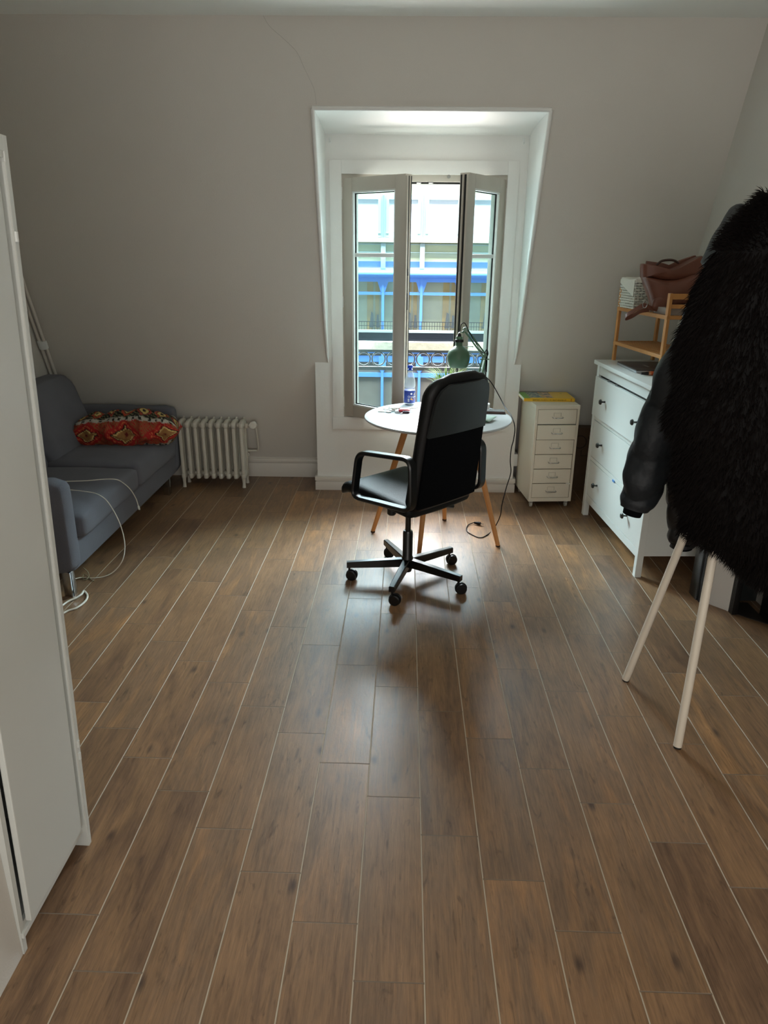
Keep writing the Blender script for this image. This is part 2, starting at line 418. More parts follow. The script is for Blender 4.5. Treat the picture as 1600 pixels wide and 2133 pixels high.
# rounded plaster bead around the recess
def on(x, z, off=0.0): return (x, ys(z)-off, z)
m = MB()
pts = [on(RX0-0.004, 0.905), on(RX0-0.006, 0.96, 0.004)]+[on(RX0-0.008, z, 0.006) for z in (1.2, 1.6, 2.0, 2.25)]+[on(RX0-0.008, RZT+0.008, 0.006)]
m.tube(pts, [0.003, 0.009]+[0.012]*5, 10)
pts = [on(RX1+0.004, 0.905), on(RX1+0.006, 0.96, 0.004)]+[on(RX1+0.008, z, 0.006) for z in (1.2, 1.6, 2.0, 2.25)]+[on(RX1+0.008, RZT+0.008, 0.006)]
m.tube(pts, [0.003, 0.009]+[0.012]*5, 10)
m.tube([on(RX0-0.010, RZT+0.008, 0.006), on(RX1+0.010, RZT+0.008, 0.006)], 0.012, 10)
struct(obj('trim_1', m, DORM), 'rounded plaster bead framing the dormer recess', 'trim')
# flat casing around the window
m = MB(); SX0, SX1, SZ0, SZ1 = -0.437, 0.737, 0.449, 2.143; y0, y1 = YW-0.012, YW+0.001
m.box(SX0, WX0, y0, y1, WZ0, SZ1, 0.002); m.box(WX1, SX1, y0, y1, WZ0, SZ1, 0.002)
m.box(WX0, WX1, y0, y1, WZ1, SZ1, 0.002); m.box(SX0-0.003, SX1+0.003, y0-0.006, y1, SZ0, WZ0, 0.003)
struct(obj('trim_2', m, DORM), 'flat white casing around the window', 'trim')
# baseboards
m = MB(); by = yb-0.012
def base(x0, x1, y0, y1):
    m.box(x0, x1, y0, y1, 0, 0.108, 0.003); m.box(x0, x1, y0+(y1-y0)*0.4, y1, 0.108, 0.116); m.box(x0, x1, y0-0.004, y1, 0.116, 0.142, 0.005)
base(XL, BX0, by, yb+0.01); base(BX1, XR, by, yb+0.01)
struct(obj('baseboard_back', m, TRIM), 'painted two-step baseboard under the sloping wall', 'baseboard')
m = MB()
m.box(BX0-0.016, BX1+0.016, YW-0.015, YW+0.01, 0, 0.064, 0.003); m.box(BX0-0.018, BX1+0.018, YW-0.020, YW+0.01, 0.070, 0.102, 0.006)
m.box(BX0-0.016, BX0+0.001, YW+0.011, yb, 0, 0.064); m.box(BX1-0.001, BX1+0.016, YW+0.011, yb, 0, 0.064)
m.box(BX0-0.018, BX0+0.001, YW+0.011, yb, 0.070, 0.102); m.box(BX1-0.001, BX1+0.018, YW+0.011, yb, 0.070, 0.102)
m.box(BX0-0.008, BX1+0.008, YW-0.010, YW+0.01, 0.060, 0.074)
struct(obj('baseboard_dormer', m, TRIM), 'painted baseboard round the box under the window', 'baseboard')
m = MB(); m.box(XR-0.015, XR, 3.3, yb, 0, 0.11, 0.004)
struct(obj('baseboard_right', m, TRIM), 'baseboard at the right wall behind the chest of drawers', 'baseboard')
m = MB(); m.box(XL, XL+0.015, YN, yb, 0, 0.11, 0.004)
struct(obj('baseboard_left', m, TRIM), 'baseboard at the left wall behind the sofa', 'baseboard')
# hairline crack on the slope
cr = [(548, 32), (562, 55), (590, 80), (618, 108), (633, 140), (645, 165), (655, 188), (659, 218)]
def pslope(x, y, off=0.001):
    d = fwd + rgt*((x-800)/FPX) - upv*((y-1066.5)/FPX)
    t = (YW+SL*0.905-SL*CH)/(d.y+SL*d.z); q = Vector((0, 0, CH))+d*t
    return Vector((q.x, q.y-off, q.z))
wb = bpy.data.objects['wall_back']
m = MB().tube(smoothpath([pslope(*c)-wb.location for c in cr], 5), 0.0005, 5)
obj('hairline_crack', m, mat('crack_grey', (150, 146, 138), 0.9), wb)
# small wall hooks in the recess
for i, xx in enumerate((-0.43, 0.752)):
    t = thing('wall_hook', 'tiny white plastic hook high in the dormer recess, %s of the window' % ('left' if i == 0 else 'right'), 'hook', (xx, YW, 2.235), 0, 'small hooks in the dormer recess')
    obj('plate', MB().box(-0.006, 0.006, -0.004, 0.0, 0, 0.035, 0.0015), PVCW, t)
    obj('prong', MB().tube(smoothpath([(0, -0.003, 0.012), (0, -0.013, 0.006), (0, -0.018, 0.012), (0, -0.018, 0.02)], 4), 0.003, 8), PVCW, t)

# ---------------------------------------------------------------- window
win = thing('window_1', 'white double casement window standing open over the street', 'window', (0.153, YW, WZ0))
win['kind'] = 'structure'
def wl(mb): return mb.xf(T(-0.153, -YW, -WZ0))
FY0, FY1 = YW+0.002, YW+0.068
m = MB()
m.box(WX0, WX0+0.036, FY0, FY1, WZ0+0.05, WZ1-0.04, 0.001); m.box(WX1-0.036, WX1, FY0, FY1, WZ0+0.05, WZ1-0.04, 0.001)
m.box(WX0, WX1, FY0, FY1, WZ1-0.04, WZ1, 0.001); m.box(WX0, WX1, FY0, FY1, WZ0, WZ0+0.05, 0.001)
obj('window_frame', wl(m), PVC, win)
m = MB(); m.box(WX0+0.03, WX1-0.03, FY0+0.02, FY0+0.028, WZ1-0.052, WZ1-0.038); m.box(WX0+0.03, WX1-0.03, FY0+0.03, FY0+0.036, WZ0+0.048, WZ0+0.058)
obj('gasket', wl(m), RUB, win)
m = MB().lathe([(0.0, 0), (0.011, 0), (0.011, 0.004), (0.0, 0.005)], 16, (px(935, 368, Y=YW).x, YW-0.002, px(935, 368, Y=YW).z), RX(pi/2))
obj('screw_cap', wl(m), mat('cap_grey', (140, 138, 132), 0.5), win)
m = MB(); m.box(px(893, 372, Y=YW).x, px(903, 372, Y=YW).x, FY0+0.004, FY0+0.016, WZ1-0.05, WZ1-0.04, 0.001); m.box(px(868, 372, Y=YW).x, px(878, 372, Y=YW).x, FY0+0.004, FY0+0.016, WZ1-0.05, WZ1-0.04, 0.001)
obj('strike_plate', wl(m), CHR, win)
def casement(side, ang, r):
    # local x from the hinge to the free edge, y = thickness towards the room is -y
    s = thing('casement', '', '', (0, 0, 0)); del s['label']; del s['category']
    s.parent = win
    hx = (WX0+0.004 if side < 0 else WX1-0.004)-0.153
    s.location = (hx, 0.004, 0.01)
    s.rotation_euler = (0, 0, -ang if side < 0 else pi+ang)
    f = 1 if side < 0 else -1   # local +y is outdoors for the left leaf, indoors for the right leaf
    H = 1.495; st = 0.078; th = 0.062
    def bx(mb, x0, x1, z0, z1, ya, yb_, bev=0.004): mb.box(x0, x1, f*ya, f*yb_, z0, z1, bev)
    m = MB()
    bx(m, 0, st, 0, H, 0, th); bx(m, r-st, r, 0, H, 0, th); bx(m, st+0.0003, r-st-0.0003, 0, st, 0, th, 0.001); bx(m, st+0.0003, r-st-0.0003, H-st, H, 0, th, 0.001)
    # overlapping lip and rebates seen along the free edge
    bx(m, r-0.004, r+0.012, 0.01, H-0.01, 0.0, 0.014, 0.003); bx(m, r-0.002, r+0.006, 0.01, H-0.01, 0.034, 0.044, 0.002)
    obj('sash_frame', m, PVC, s)
    m = MB()
    q = 0.010
    bx(m, st-0.001, st+q, st, H-st, 0.004, 0.02, 0.002); bx(m, r-st-q, r-st+0.001, st, H-st, 0.004, 0.02, 0.002)
    bx(m, st+q, r-st-q, st-0.001, st+q, 0.004, 0.02, 0.001); bx(m, st+q, r-st-q, H-st-q, H-st+0.001, 0.004, 0.02, 0.001)
    obj('glazing_bead', m, PVCW, s)
    m = MB(); q2 = q+0.006
    bx(m, st, st+q2, st, H-st, 0.022, 0.027, 0); bx(m, r-st-q2, r-st, st, H-st, 0.022, 0.027, 0)
    bx(m, st+q2, r-st-q2, st, st+q2, 0.022, 0.027, 0); bx(m, st+q2, r-st-q2, H-st-q2, H-st, 0.022, 0.027, 0)
    bx(m, r-0.001, r+0.004, 0.01, H-0.01, 0.018, 0.030, 0); bx(m, r-0.001, r+0.003, 0.01, H-0.01, 0.048, 0.056, 0)
    obj('gasket', m, RUB, s)
    m = MB(); bx(m, st, r-st, 1.035, 1.058, 0.018, 0.038, 0.002)
    obj('glazing_bar', m, PVCW, s)
    m = MB(); bx(m, st, r-st, st, H-st, 0.028, 0.034, 0)
    obj('pane', m, GLASS, s, smooth=None)
    m = MB()
    for zz in (0.06, 0.72, H-0.12): m.tube([(-0.006, -f*0.004, zz), (-0.006, -f*0.004, zz+0.07)], 0.007, 10)
    obj('hinge', m, PVCW, s)
    m = MB().lathe([(0, 0), (0.010, 0), (0.010, 0.003), (0, 0.004)], 14, (r-0.04, -f*0.0, 0.13), RX(pi/2*f))
    obj('screw_cap', m, mat('cap_grey', (140, 138, 132), 0.5), s)
    return s
cl = casement(-1, radians(39), 0.505)
m = MB(); 
for z0, z1 in ((0.73, 0.83), (0.93, 0.975)): m.box(0.505+0.001, 0.505+0.012, 0.016, 0.030, z0, z1, 0.002)
obj('latch', m, RUB, cl)
cr_ = casement(1, radians(57), 0.49)
# the brown parcel tape stuck to the right pane
m = MB()
m.box(0.30, 0.445, -0.064, -0.0635, 0.63, 0.655); m.box(0.41, 0.47, -0.064, -0.0635, 0.655, 0.73)
m.xf(Matrix.Identity(4))
mt = cr_.matrix_basis.copy()
tp = obj('brown_tape', m.xf(T(0.153, YW, WZ0) @ mt), mat('parcel_tape', (176, 142, 84), 0.4))
tag(tp, 'strip of brown parcel tape on the right window leaf beside the lamp', 'tape')

# ---------------------------------------------------------------- outside: balustrade and sill
m = MB().box(BX0+0.03, BX1-0.03, YW+0.07, 5.22, 0.40, 0.50, 0.006)
struct(obj('trim_3', m, mat('zinc_sill', (150, 154, 152), 0.6)), 'outer window ledge', 'trim')
bal = thing('balustrade', 'iron balustrade of rings with a peeling top rail outside the window', 'railing', (0.15, 5.10, 0.50))
def bl(mb): return mb.xf(T(-0.15, -5.10, -0.50))
obj('handrail', bl(MB().box(-0.62, 0.92, 5.07, 5.13, 0.966, 1.022, 0.012)), PEEL, bal)
m = MB(); m.box(-0.62, 0.92, 5.09, 5.11, 0.948, 0.966); m.box(-0.62, 0.92, 5.09, 5.112, 0.822, 0.846); 
for i in range(60): 
    xx = -0.6+i*0.0253; m.box(xx, xx+0.012, 5.085, 5.115, 0.955, 0.967)
obj('rail', bl(m), RAILM, bal)
pitch = 0.105
for i in range(-6, 7):
    cx_ = 0.184+i*pitch
    m = MB().tube([(cx_+0.046*cos(a), 5.10, 0.900+0.046*sin(a)) for a in [2*pi*k/28 for k in range(28)]], 0.0052, 8, closed=True)
    obj('ring', bl(m), RAILM, bal)
for xx in (-0.61, 0.91):
    obj('end_post', bl(MB().box(xx-0.012, xx+0.012, 5.088, 5.112, 0.50, 1.0, 0.002)), RAILM, bal)

# ---------------------------------------------------------------- building across the street
YF = 24.0
B = thing('office_building', 'pale office building with blue steel window frames across the street', 'building', (1.0, YF, -8.0))
def fl(mb): return mb.xf(T(-1.0, -YF, 8.0))
BW = 1.24; PX0 = 0.752
m = MB(); m.box(-6, 8, YF+0.02, YF+0.4, 3.30, 14.0)
for i in range(-5, 6): m.box(PX0+0.5+i*BW*0.93-0.008, PX0+0.5+i*BW*0.93+0.008, YF, YF+0.03, 3.30, 6)
obj('upper_wall', fl(m), STONE, B)
m = MB(); m.box(-6, 8, YF+0.05, YF+0.3, 1.20, 2.0); m.box(-6, 8, YF+0.12, YF+0.3, 2.0, 3.32)
obj('spandrel_wall', fl(m), STONE, B)
obj('ledge', fl(MB().box(-6, 8, YF-0.12, YF+0.2, 1.93, 2.06)), mat('weathered_ledge', (190, 178, 164), 0.9, var=0.3, vscale=8), B)
m = MB(); m.box(-6, 8, YF-0.06, YF+0.1, 1.08, 1.16); m.box(-6, 8, YF-0.02, YF+0.06, 1.63, 1.645); m.box(-6, 8, YF-0.02, YF+0.06, 1.86, 1.88)
obj('sill_band', fl(m), GUT, B)
obj('blue_strip', fl(MB().box(-6, 8, YF-0.01, YF+0.06, 1.19, 1.36)), mat('slate_blue', (70, 110, 168), 0.6), B)
obj('gutter', fl(MB().tube([(-6, YF-0.1, 0.98), (8, YF-0.1, 0.98)], 0.11, 12)), BLUE, B)
PANEO = mat('pane_sky_glare', (222, 234, 240), 0.15)  # sky glare on the glass is put into this near-white colour
for i in range(-4, 4):
    x0 = PX0+i*BW; x1 = x0+BW
    f = obj('window', fl(MB().box(x0+0.08, x0+0.17, YF-0.04, YF+0.06, 2.06, 3.17).box(x1-0.17, x1-0.08, YF-0.04, YF+0.06, 2.06, 3.17).box(x0+0.08, x1-0.08, YF-0.04, YF+0.06, 3.17, 3.30).box(x0+0.08, x1-0.08, YF-0.06, YF-0.03, 2.19, 2.215).box(x0+0.08, x1-0.08, YF-0.06, YF-0.03, 2.08, 2.10)), GUT, B)
    obj('pane', fl(MB().box(x0+0.17, x1-0.17, YF+0.02, YF+0.04, 2.06, 3.17)), PANEO, f, smooth=None)
    obj('jamb_filler', fl(MB().box(x0-0.08, x0+0.08, YF-0.01, YF+0.11, 2.0, 3.31)), GUT, B)
    obj('pilaster', fl(MB().box(x0-0.075, x0+0.075, YF-0.07, YF+0.05, 1.14, 1.90, 0.006)), GUT, B)
    obj('downpipe', fl(MB().tube([(x0, YF-0.08, 1.98), (x0, YF-0.08, 3.28)], 0.028, 8)), mat('pipe_grey_green', (120, 142, 132), 0.5), B)
    # lower storeys in blue steel
    m = MB(); m.box(x0-0.042, x0+0.042, YF-0.08, YF+0.04, -6.5, 0.9)
    m.box(x0-0.12, x0+0.12, YF-0.1, YF, -1.98, -1.62); 
    m.prism([(x0+0.04, 0.82), (x0+0.20, 0.82), (x0+0.07, 0.44), (x0+0.04, 0.44)], 'y', YF-0.06, YF+0.02)
    m.prism([(x0-0.04, 0.82), (x0-0.20, 0.82), (x0-0.07, 0.44), (x0-0.04, 0.44)], 'y', YF-0.06, YF+0.02)
    m.prism([(x0+0.04, -2.14), (x0+0.14, -2.0), (x0-0.14, -2.0), (x0-0.04, -2.14)], 'y', YF-0.06, YF+0.02)
    obj('blue_post', fl(m), BLUE, B)
    f = obj('blue_window', fl(MB().box(x0+0.04, x1-0.04, YF-0.05, YF+0.02, 0.34, 0.43).box(x0+0.04, x1-0.04, YF-0.05, YF+0.02, 0.74, 0.80)), BLUE, B)
    obj('pane', fl(MB().box(x0+0.04, x1-0.04, YF, YF+0.01, -0.78, 0.80)), GLASSO, f, smooth=None)
m = MB()
for z0, z1 in ((-1.52, -1.40), (-1.80, -1.60), (-2.30, -2.16), (0.80, 0.9)): m.box(-6, 8, YF-0.05, YF+0.04, z0, z1)
obj('blue_beam', fl(m), BLUE, B)
obj('interior_wall', fl(MB().box(-6, 8, YF+0.28, YF+0.35, -0.9, 1.1)), mat('room_ochre', (232, 216, 172), 0.9, var=0.35, vscale=1.3), B)
m = MB()
for i in range(-5, 5):
    xx = PX0+i*BW; m.box(xx+0.72, xx+0.92, YF+0.24, YF+0.27, -0.9, 0.8); m.box(xx-0.25, xx-0.12, YF+0.24, YF+0.27, -0.9, 0.8)
obj('interior_curtain', fl(m), mat('curtain_gold', (236, 186, 92), 0.9, var=0.2, vscale=5), B)
SEAT = mat('dark_seat', (78, 72, 64), 0.8)
for i in range(-3, 3):
    xx = PX0+i*BW
    obj('armchair_back', fl(MB().prism([(xx+0.80, -0.70), (xx+0.94, -0.70), (xx+0.92, -0.25), (xx+0.86, -0.2)], 'y', YF+0.1, YF+0.2)), SEAT, B)
    obj('armchair_back', fl(MB().prism([(xx-0.22, -0.70), (xx-0.1, -0.70), (xx-0.14, -0.3), (xx-0.2, -0.3)], 'y', YF+0.1, YF+0.2)), SEAT, B)
m = MB()
for i in range(0, 150):
    xx = -5+i*0.085; m.box(xx, xx+0.012, YF-0.14, YF-0.12, -0.78, -0.48)
m.box(-5, 8, YF-0.145, YF-0.12, -0.50, -0.48); m.box(-5, 8, YF-0.145, YF-0.12, -0.63, -0.615)
obj('balcony_railing', fl(m), RAILM, B)
obj('balcony_edge', fl(MB().box(-6, 8, YF-0.2, YF-0.1, -0.83, -0.75)), GUT, B)
obj('tarpaulin', fl(MB().box(-6, 8, YF-0.12, YF, -1.40, -0.83)), TARP, B)
obj('lower_cladding', fl(MB().box(-6, 8, YF+0.0, YF+0.2, -8, -1.35)), WOODO, B)

# ================================================================ FURNITURE
# ---------------------------------------------------------------- office chair
CX, CY = 0.070, 3.388
ch = thing('office_chair', 'black high-backed swivel armchair on castors facing the round table', 'chair', (CX, CY, 0), radians(45))
def hub_leg(a):
    ux, uy = cos(a), sin(a); m = MB(); n = Vector((-uy, ux, 0)); u = Vector((ux, uy, 0))
    R = []
    for rr, w_, z0, z1 in ((0.02, 0.019, 0.075, 0.118), (0.16, 0.017, 0.072, 0.110), (0.315, 0.0145, 0.070, 0.100)):
        c = u*rr; R.append([c-n*w_+Vector((0, 0, z0)), c+n*w_+Vector((0, 0, z0)), c+n*w_+Vector((0, 0, z1-0.004)), c+n*(w_-0.004)+Vector((0, 0, z1)), c-n*(w_-0.004)+Vector((0, 0, z1)), c-n*w_+Vector((0, 0, z1-0.004))])
    m.loft(R); return m
for i in range(5):
    a = radians(183-45+72*i+0.5)
    leg = obj('base_leg', hub_leg(a), BLKM, ch, smooth=30)
    e = Vector((cos(a)*0.302, sin(a)*0.302, 0)); sw = radians(-45+random.Random(i+3).uniform(-35, 35))
    m = MB().tube([(e.x, e.y, 0.045), (e.x, e.y, 0.075)], 0.006, 10)
    dx, dy = cos(sw), sin(sw); ax = Vector((-dy, dx, 0)); wc = e+Vector((dx*0.014, dy*0.014, 0.0275))
    R_ = Matrix((Vector((dx, dy, 0)), Vector((0, 0, 1)), ax)).transposed().to_4x4()
    for s_ in (-1, 1):
        m.lathe([(0.0, -0.008), (0.024, -0.008), (0.0275, -0.005), (0.0275, 0.005), (0.024, 0.008), (0, 0.008)], 20, wc+ax*0.012*s_, R_)
    # hood over the wheels
    m.lathe([(0.008, -0.003), (0.031, -0.003), (0.031, 0.003), (0.008, 0.003)], 20, wc, R_)
    obj('castor', m, BLKP, ch)
m = MB().lathe([(0.0, 0.045), (0.022, 0.045), (0.030, 0.068), (0.030, 0.122), (0.026, 0.13), (0.026, 0.262), (0.022, 0.272), (0.0145, 0.273), (0.0145, 0.40), (0, 0.40)], 24)
obj('gas_column', m, BLKM, ch)
m = MB().box(-0.09, 0.09, -0.13, 0.11, 0.395, 0.425, 0.01); m.box(-0.045, 0.045, -0.05, 0.05, 0.375, 0.40, 0.008)
m.lathe([(0, 0.335), (0.018, 0.335), (0.024, 0.342), (0.024, 0.375), (0.015, 0.38), (0.015, 0.40), (0, 0.40)], 18, (-0.02, 0.10, 0))
obj('tilt_mechanism', m, BLKP, ch)
m = MB().tube(smoothpath([(0.05, -0.05, 0.405), (0.14, -0.052, 0.390), (0.20, -0.055, 0.376)], 4), 0.006, 8)
m.tube(smoothpath([(0.18, -0.054, 0.382), (0.22, -0.057, 0.370), (0.265, -0.062, 0.358)], 4), 0.013, 10, flat=1.4)
obj('height_lever', m, BLKP, ch)
def seatfn(u, v, w_, p):
    y = p.y; p.z += 0.034*((v+1)/2) + (0.012*(1-u*u)*(1-0.4*v*v) if w_ > 0 else 0)
    if v > 0.7: p.z -= 0.10*(v-0.7)**2*3.0
    p.z += 0.010*u*u
    return p
m = MB().rbox((0, 0.027, 0.460), (0.45, 0.489, 0.056), 0.024, (20, 22, 6), seatfn)
obj('seat', m, mat('seat_leather', (16, 18, 19), 0.55, bump=0.2, bscale=300, spec=0.22), ch, smooth=60)
def backmap(x, t, s):   # t height along the back 0..1, s outwards (towards the rear)
    d = -0.215-0.10*t-0.03*sin(pi*t)*-1; z = 0.455+0.655*t
    n = Vector((0, -1, -0.16)).normalized()
    return Vector((x, d-0.02*sin(pi*min(1, t*1.15)), z))+n*s
def backfn(u, v, w_, p):
    # p.x across, p.z up (0..1 mapped), p.y thickness
    t = (p.z+0.34)/0.68
    W = 0.95-0.045*t
    x = p.x*W
    crown = 0.030*(1-(u*u))*(t**6)
    q = backmap(x, t, -p.y)
    q.z += crown
    q.y -= 0.02*(u*u)*(-1)*0.8
    return q
def rounded_back(th, r, wid, z0, z1, off=0.0, cr=0.085, nx=24, nz=30):
    m = MB(); rings = []
    # outline with rounded upper corners and tucked lower corners
    out = []
    hw = wid/2
    def arc(cx_, cz_, a0, a1, rr, k=7): return [(cx_+rr*cos(a0+(a1-a0)*i/k), cz_+rr*sin(a0+(a1-a0)*i/k)) for i in range(k+1)]
    hl = hw*1.03; hu = hw*0.93
    out += arc(-hl+0.05, z0+0.05, pi, 1.5*pi, 0.05); out += arc(hl-0.05, z0+0.05, 1.5*pi, 2*pi, 0.05)
    for k in range(1, 10): t = k/10; out.append((hl+(hu-hl)*t, z0+0.05+(z1-cr-z0-0.05)*t))
    out += arc(hu-cr, z1-cr, 0, pi/2, cr, 9)
    for k in range(1, 6): x = (hu-cr)*(1-2*k/6); out.append((x, z1+0.016*(1-(x/hu)**2)))
    out += arc(-hu+cr, z1-cr, pi/2, pi, cr, 9)
    for k in range(1, 10): t = k/10; out.append((-hu+(hl*-1+hu)*t, z1-cr-(z1-cr-z0-0.05)*t))
    steps = [(-th/2, r), (-th/2+r*0.3, r*0.3), (-th/2+r, 0.0), (th/2-r, 0.0), (th/2-r*0.3, r*0.3), (th/2, r)]
    c = (0, (z0+z1)/2)
    def place(o, s_, ins):
        x, z = o; L_ = hypot(x-c[0], z-c[1]); k = max(0, 1-ins/L_*1.25)
        x, z = c[0]+(x-c[0])*k, c[1]+(z-c[1])*k
        t = (z-0.455)/0.655
        q = backmap(x, t, s_+off); q.y += 0.10*x*x*2.2
        return q
    n_ = len(out)
    v = []; f = []
    for (s_, ins) in steps: v += [place(o, s_, ins) for o in out]
    for i in range(len(steps)-1):
        for j in range(n_): f.append((i*n_+j, i*n_+(j+1) % n_, (i+1)*n_+(j+1) % n_, (i+1)*n_+j))
    # caps as inset rings towards the centre
    for side, base_i, s_ in ((0, 0, steps[0][0]), (1, len(steps)-1, steps[-1][0])):
        prev = list(range(base_i*n_, base_i*n_+n_))
        for kk in (0.75, 0.5, 0.25):
            b0 = len(v)
            for o in out:
                L_ = hypot(o[0]-c[0], o[1]-c[1]); k0 = max(0, 1-r/L_*1.25)
                x, z = c[0]+(o[0]-c[0])*k0*kk, c[1]+(o[1]-c[1])*k0*kk; t = (z-0.455)/0.655
                q = backmap(x, t, s_+off+(0.010*(1-kk) if side else -0.012*(1-kk))); q.y += 0.10*x*x*2.2; v.append(q)
            for j in range(n_): f.append((prev[j], prev[(j+1) % n_], b0+(j+1) % n_, b0+j))
            prev = list(range(b0, b0+n_))
        f.append(tuple(prev))
    m.add(v, f); return m
obj('backrest', rounded_back(0.062, 0.026, 0.44, 0.472, 1.10, 0.0), BLKL, ch, smooth=50)
m = MB(); NX, NZ = 16, 8; v = []; f = []
def rearpt(x, t, o): 
    q = backmap(x, t, 0.040+o); q.y += 0.22*x*x; return q
def sheet(xw0, xw1, t0, t1, o, th, nx=16, nz=10, corner=0.0):
    v = []; f = []
    for lay in (0, 1):
        for k in range(nz+1):
            t = t0+(t1-t0)*k/nz; w_ = xw0+(xw1-xw0)*k/nz
            if corner and k > nz*0.6:
                a = (k-nz*0.6)/(nz*0.4); w_ -= corner*(1-sqrt(max(0, 1-a*a)))
            for i in range(nx+1):
                x = -w_+2*w_*i/nx; v.append(rearpt(x, t, o-(th if lay else 0)))
    N = (nx+1)*(nz+1)
    for k in range(nz):
        for i in range(nx):
            a = k*(nx+1)+i; q = (a, a+1, a+nx+2, a+nx+1); f.append(q); f.append(tuple(N+z for z in q[::-1]))
    for k in range(nz):
        for a in (k*(nx+1), k*(nx+1)+nx): f.append((a, a+nx+1, N+a+nx+1, N+a))
    for i in range(nx):
        for a in (i, nz*(nx+1)+i): f.append((a, a+1, N+a+1, N+a))
    return MB().add(v, f)
obj('rear_cover_cloth', sheet(0.203, 0.190, 0.075, 0.66, 0.003, 0.012), BLKC, ch, smooth=60)['label'] = 'matt black cloth on the rear of the backrest'
obj('headrest_cover', sheet(0.196, 0.176, 0.60, 0.955, 0.008, 0.014, corner=0.06), GRYL, ch, smooth=60)['label'] = 'dark grey leather panel on the upper rear of the backrest'
for s_ in (-1, 1):
    x = 0.248*s_
    cor = [(0.135, 0.478), (0.095, 0.712), (-0.255, 0.748), (-0.262, 0.505)]
    P2 = []
    for i in range(4):
        p0, p1, p2 = Vector(cor[i-1]), Vector(cor[i]), Vector(cor[(i+1) % 4]); rr = 0.052
        a = p1+(p0-p1).normalized()*rr; b = p1+(p2-p1).normalized()*rr
        for k in range(7):
            t = k/6; q = a*(1-t)**2+p1*2*t*(1-t)+b*t*t; P2.append((x, q.x, q.y))
    obj('armrest', MB().band(P2, (1, 0, 0), 0.046, 0.019, closed=True), BLKP, ch, smooth=40)

# ---------------------------------------------------------------- round table
TX, TY, TR = 0.238, 4.005, 0.420
tb = thing('round_table', 'round white-topped table on splayed wooden legs in front of the window', 'table', (TX, TY, 0))
m = MB().lathe([(0, 0.712), (TR-0.03, 0.712), (TR-0.008, 0.716), (TR, 0.724), (TR-0.002, 0.730), (TR-0.006, 0.732), (0, 0.732)], 72)
obj('tabletop', m, WTOP, tb, smooth=30)
feet = [(-0.131, 4.043), (0.142, 3.707), (0.32, 4.271), (0.606, 3.846)]
tops = [(0.075, 4.02), (0.20, 3.86), (0.285, 4.13), (0.415, 3.95)]
for (fx_, fy_), (tx_, ty_) in zip(feet, tops):
    a = Vector((fx_-TX, fy_-TY, 0.006)); b = Vector((tx_-TX, ty_-TY, 0.712))
    l_ = obj('leg', MB().tube([a+(b-a)*t for t in (0, 0.1, 0.5, 1)], [0.0125, 0.0135, 0.0165, 0.020], 18), OAK, tb)
    obj('foot_cap', MB().tube([a+Vector((0, 0, -0.006)), a+Vector((0, 0, 0.002))], 0.0135, 14), mat('cap_felt', (60, 44, 34), 0.9), l_)
m = MB().lathe([(0, 0.690), (0.20, 0.690), (0.20, 0.712), (0, 0.712)], 32)
m.tube([(-0.07, -0.02, 0.53), (0.12, 0.07, 0.53)], 0.006, 8); m.tube([(-0.03, -0.09, 0.53), (0.03, 0.09, 0.53)], 0.006, 8)
obj('underframe', m, BLKM, tb)
ZT = 0.732
# bottle
bo = thing('plastic_bottle', 'empty clear plastic bottle with blue cap and blue label on the round table', 'bottle', tuple(px(853, 842, z=ZT)))
BR = 0.0335
prof = [(0.0, 0.0), (0.026, 0.0), (BR*0.95, 0.005), (BR, 0.02), (BR, 0.088), (BR*0.93, 0.096), (BR*0.86, 0.102), (BR*0.98, 0.112), (BR, 0.125), (BR*0.93, 0.15), (BR*0.72, 0.174), (0.015, 0.196), (0.0135, 0.206), (0.0135, 0.212), (0, 0.212)]
BOT = mat('clear_plastic', (225, 235, 235), 0.08, trans=(0.86, 0.89, 0.89, 1), alpha=0.42)
bd = obj('bottle_body', MB().lathe(prof, 36), BOT, bo)
cap = MB().lathe([(0, 0.208), (0.0150, 0.208), (0.0150, 0.214), (0.0105, 0.217), (0.0105, 0.221), (0.016, 0.224), (0.017, 0.231), (0.012, 0.239), (0, 0.241)], 24)
obj('cap', cap, mat('cap_blue', (22, 72, 190), 0.3), bo)
lb = obj('label_wrap', MB().lathe([(BR+0.0004, 0.012), (BR+0.0006, 0.0125), (BR+0.0006, 0.0875), (BR+0.0004, 0.088)], 40), mat('label_blue', (52, 74, 158), 0.4), bo)
def wrap(mb, r, a0, zc, sc=1.0):
    """bend flat lettering (x right, y up) round the bottle; a0 = heading of its middle"""
    out = []
    for (x, y, z) in mb.v:
        a = a0+x/r; out.append(((r+z)*cos(a), (r+z)*sin(a), zc+y))
    mb.v = out; return mb
a0 = radians(-90+30)
WHT = mat('print_white', (238, 240, 240), 0.5); ORG = mat('print_orange', (238, 178, 60), 0.5)
obj('lettering', wrap(text('Orangina', 0.0165, 0.0002, Matrix.Identity(4)), BR+0.0012, a0, 0.052), WHT, lb)
m = MB()
def disc(cx_, cy_, rx_, ry_, z=0.0, k=20): return MB().add([(cx_+rx_*cos(2*pi*i/k), cy_+ry_*sin(2*pi*i/k), z) for i in range(k)], [tuple(range(k))])
g = disc(0.002, 0, 0.016, 0.0075); obj('fruit_print', wrap(g, BR+0.0012, a0, 0.038), ORG, lb, recalc=False)
g = MB().add([(0.008, 0.0, 0), (0.016, 0.0, 0), (0.019, 0.014, 0), (0.015, 0.016, 0)], [(0, 1, 2, 3)]); obj('splash_print', wrap(g, BR+0.0012, a0, 0.060), mat('print_cream', (240, 222, 150), 0.5), lb, recalc=False)
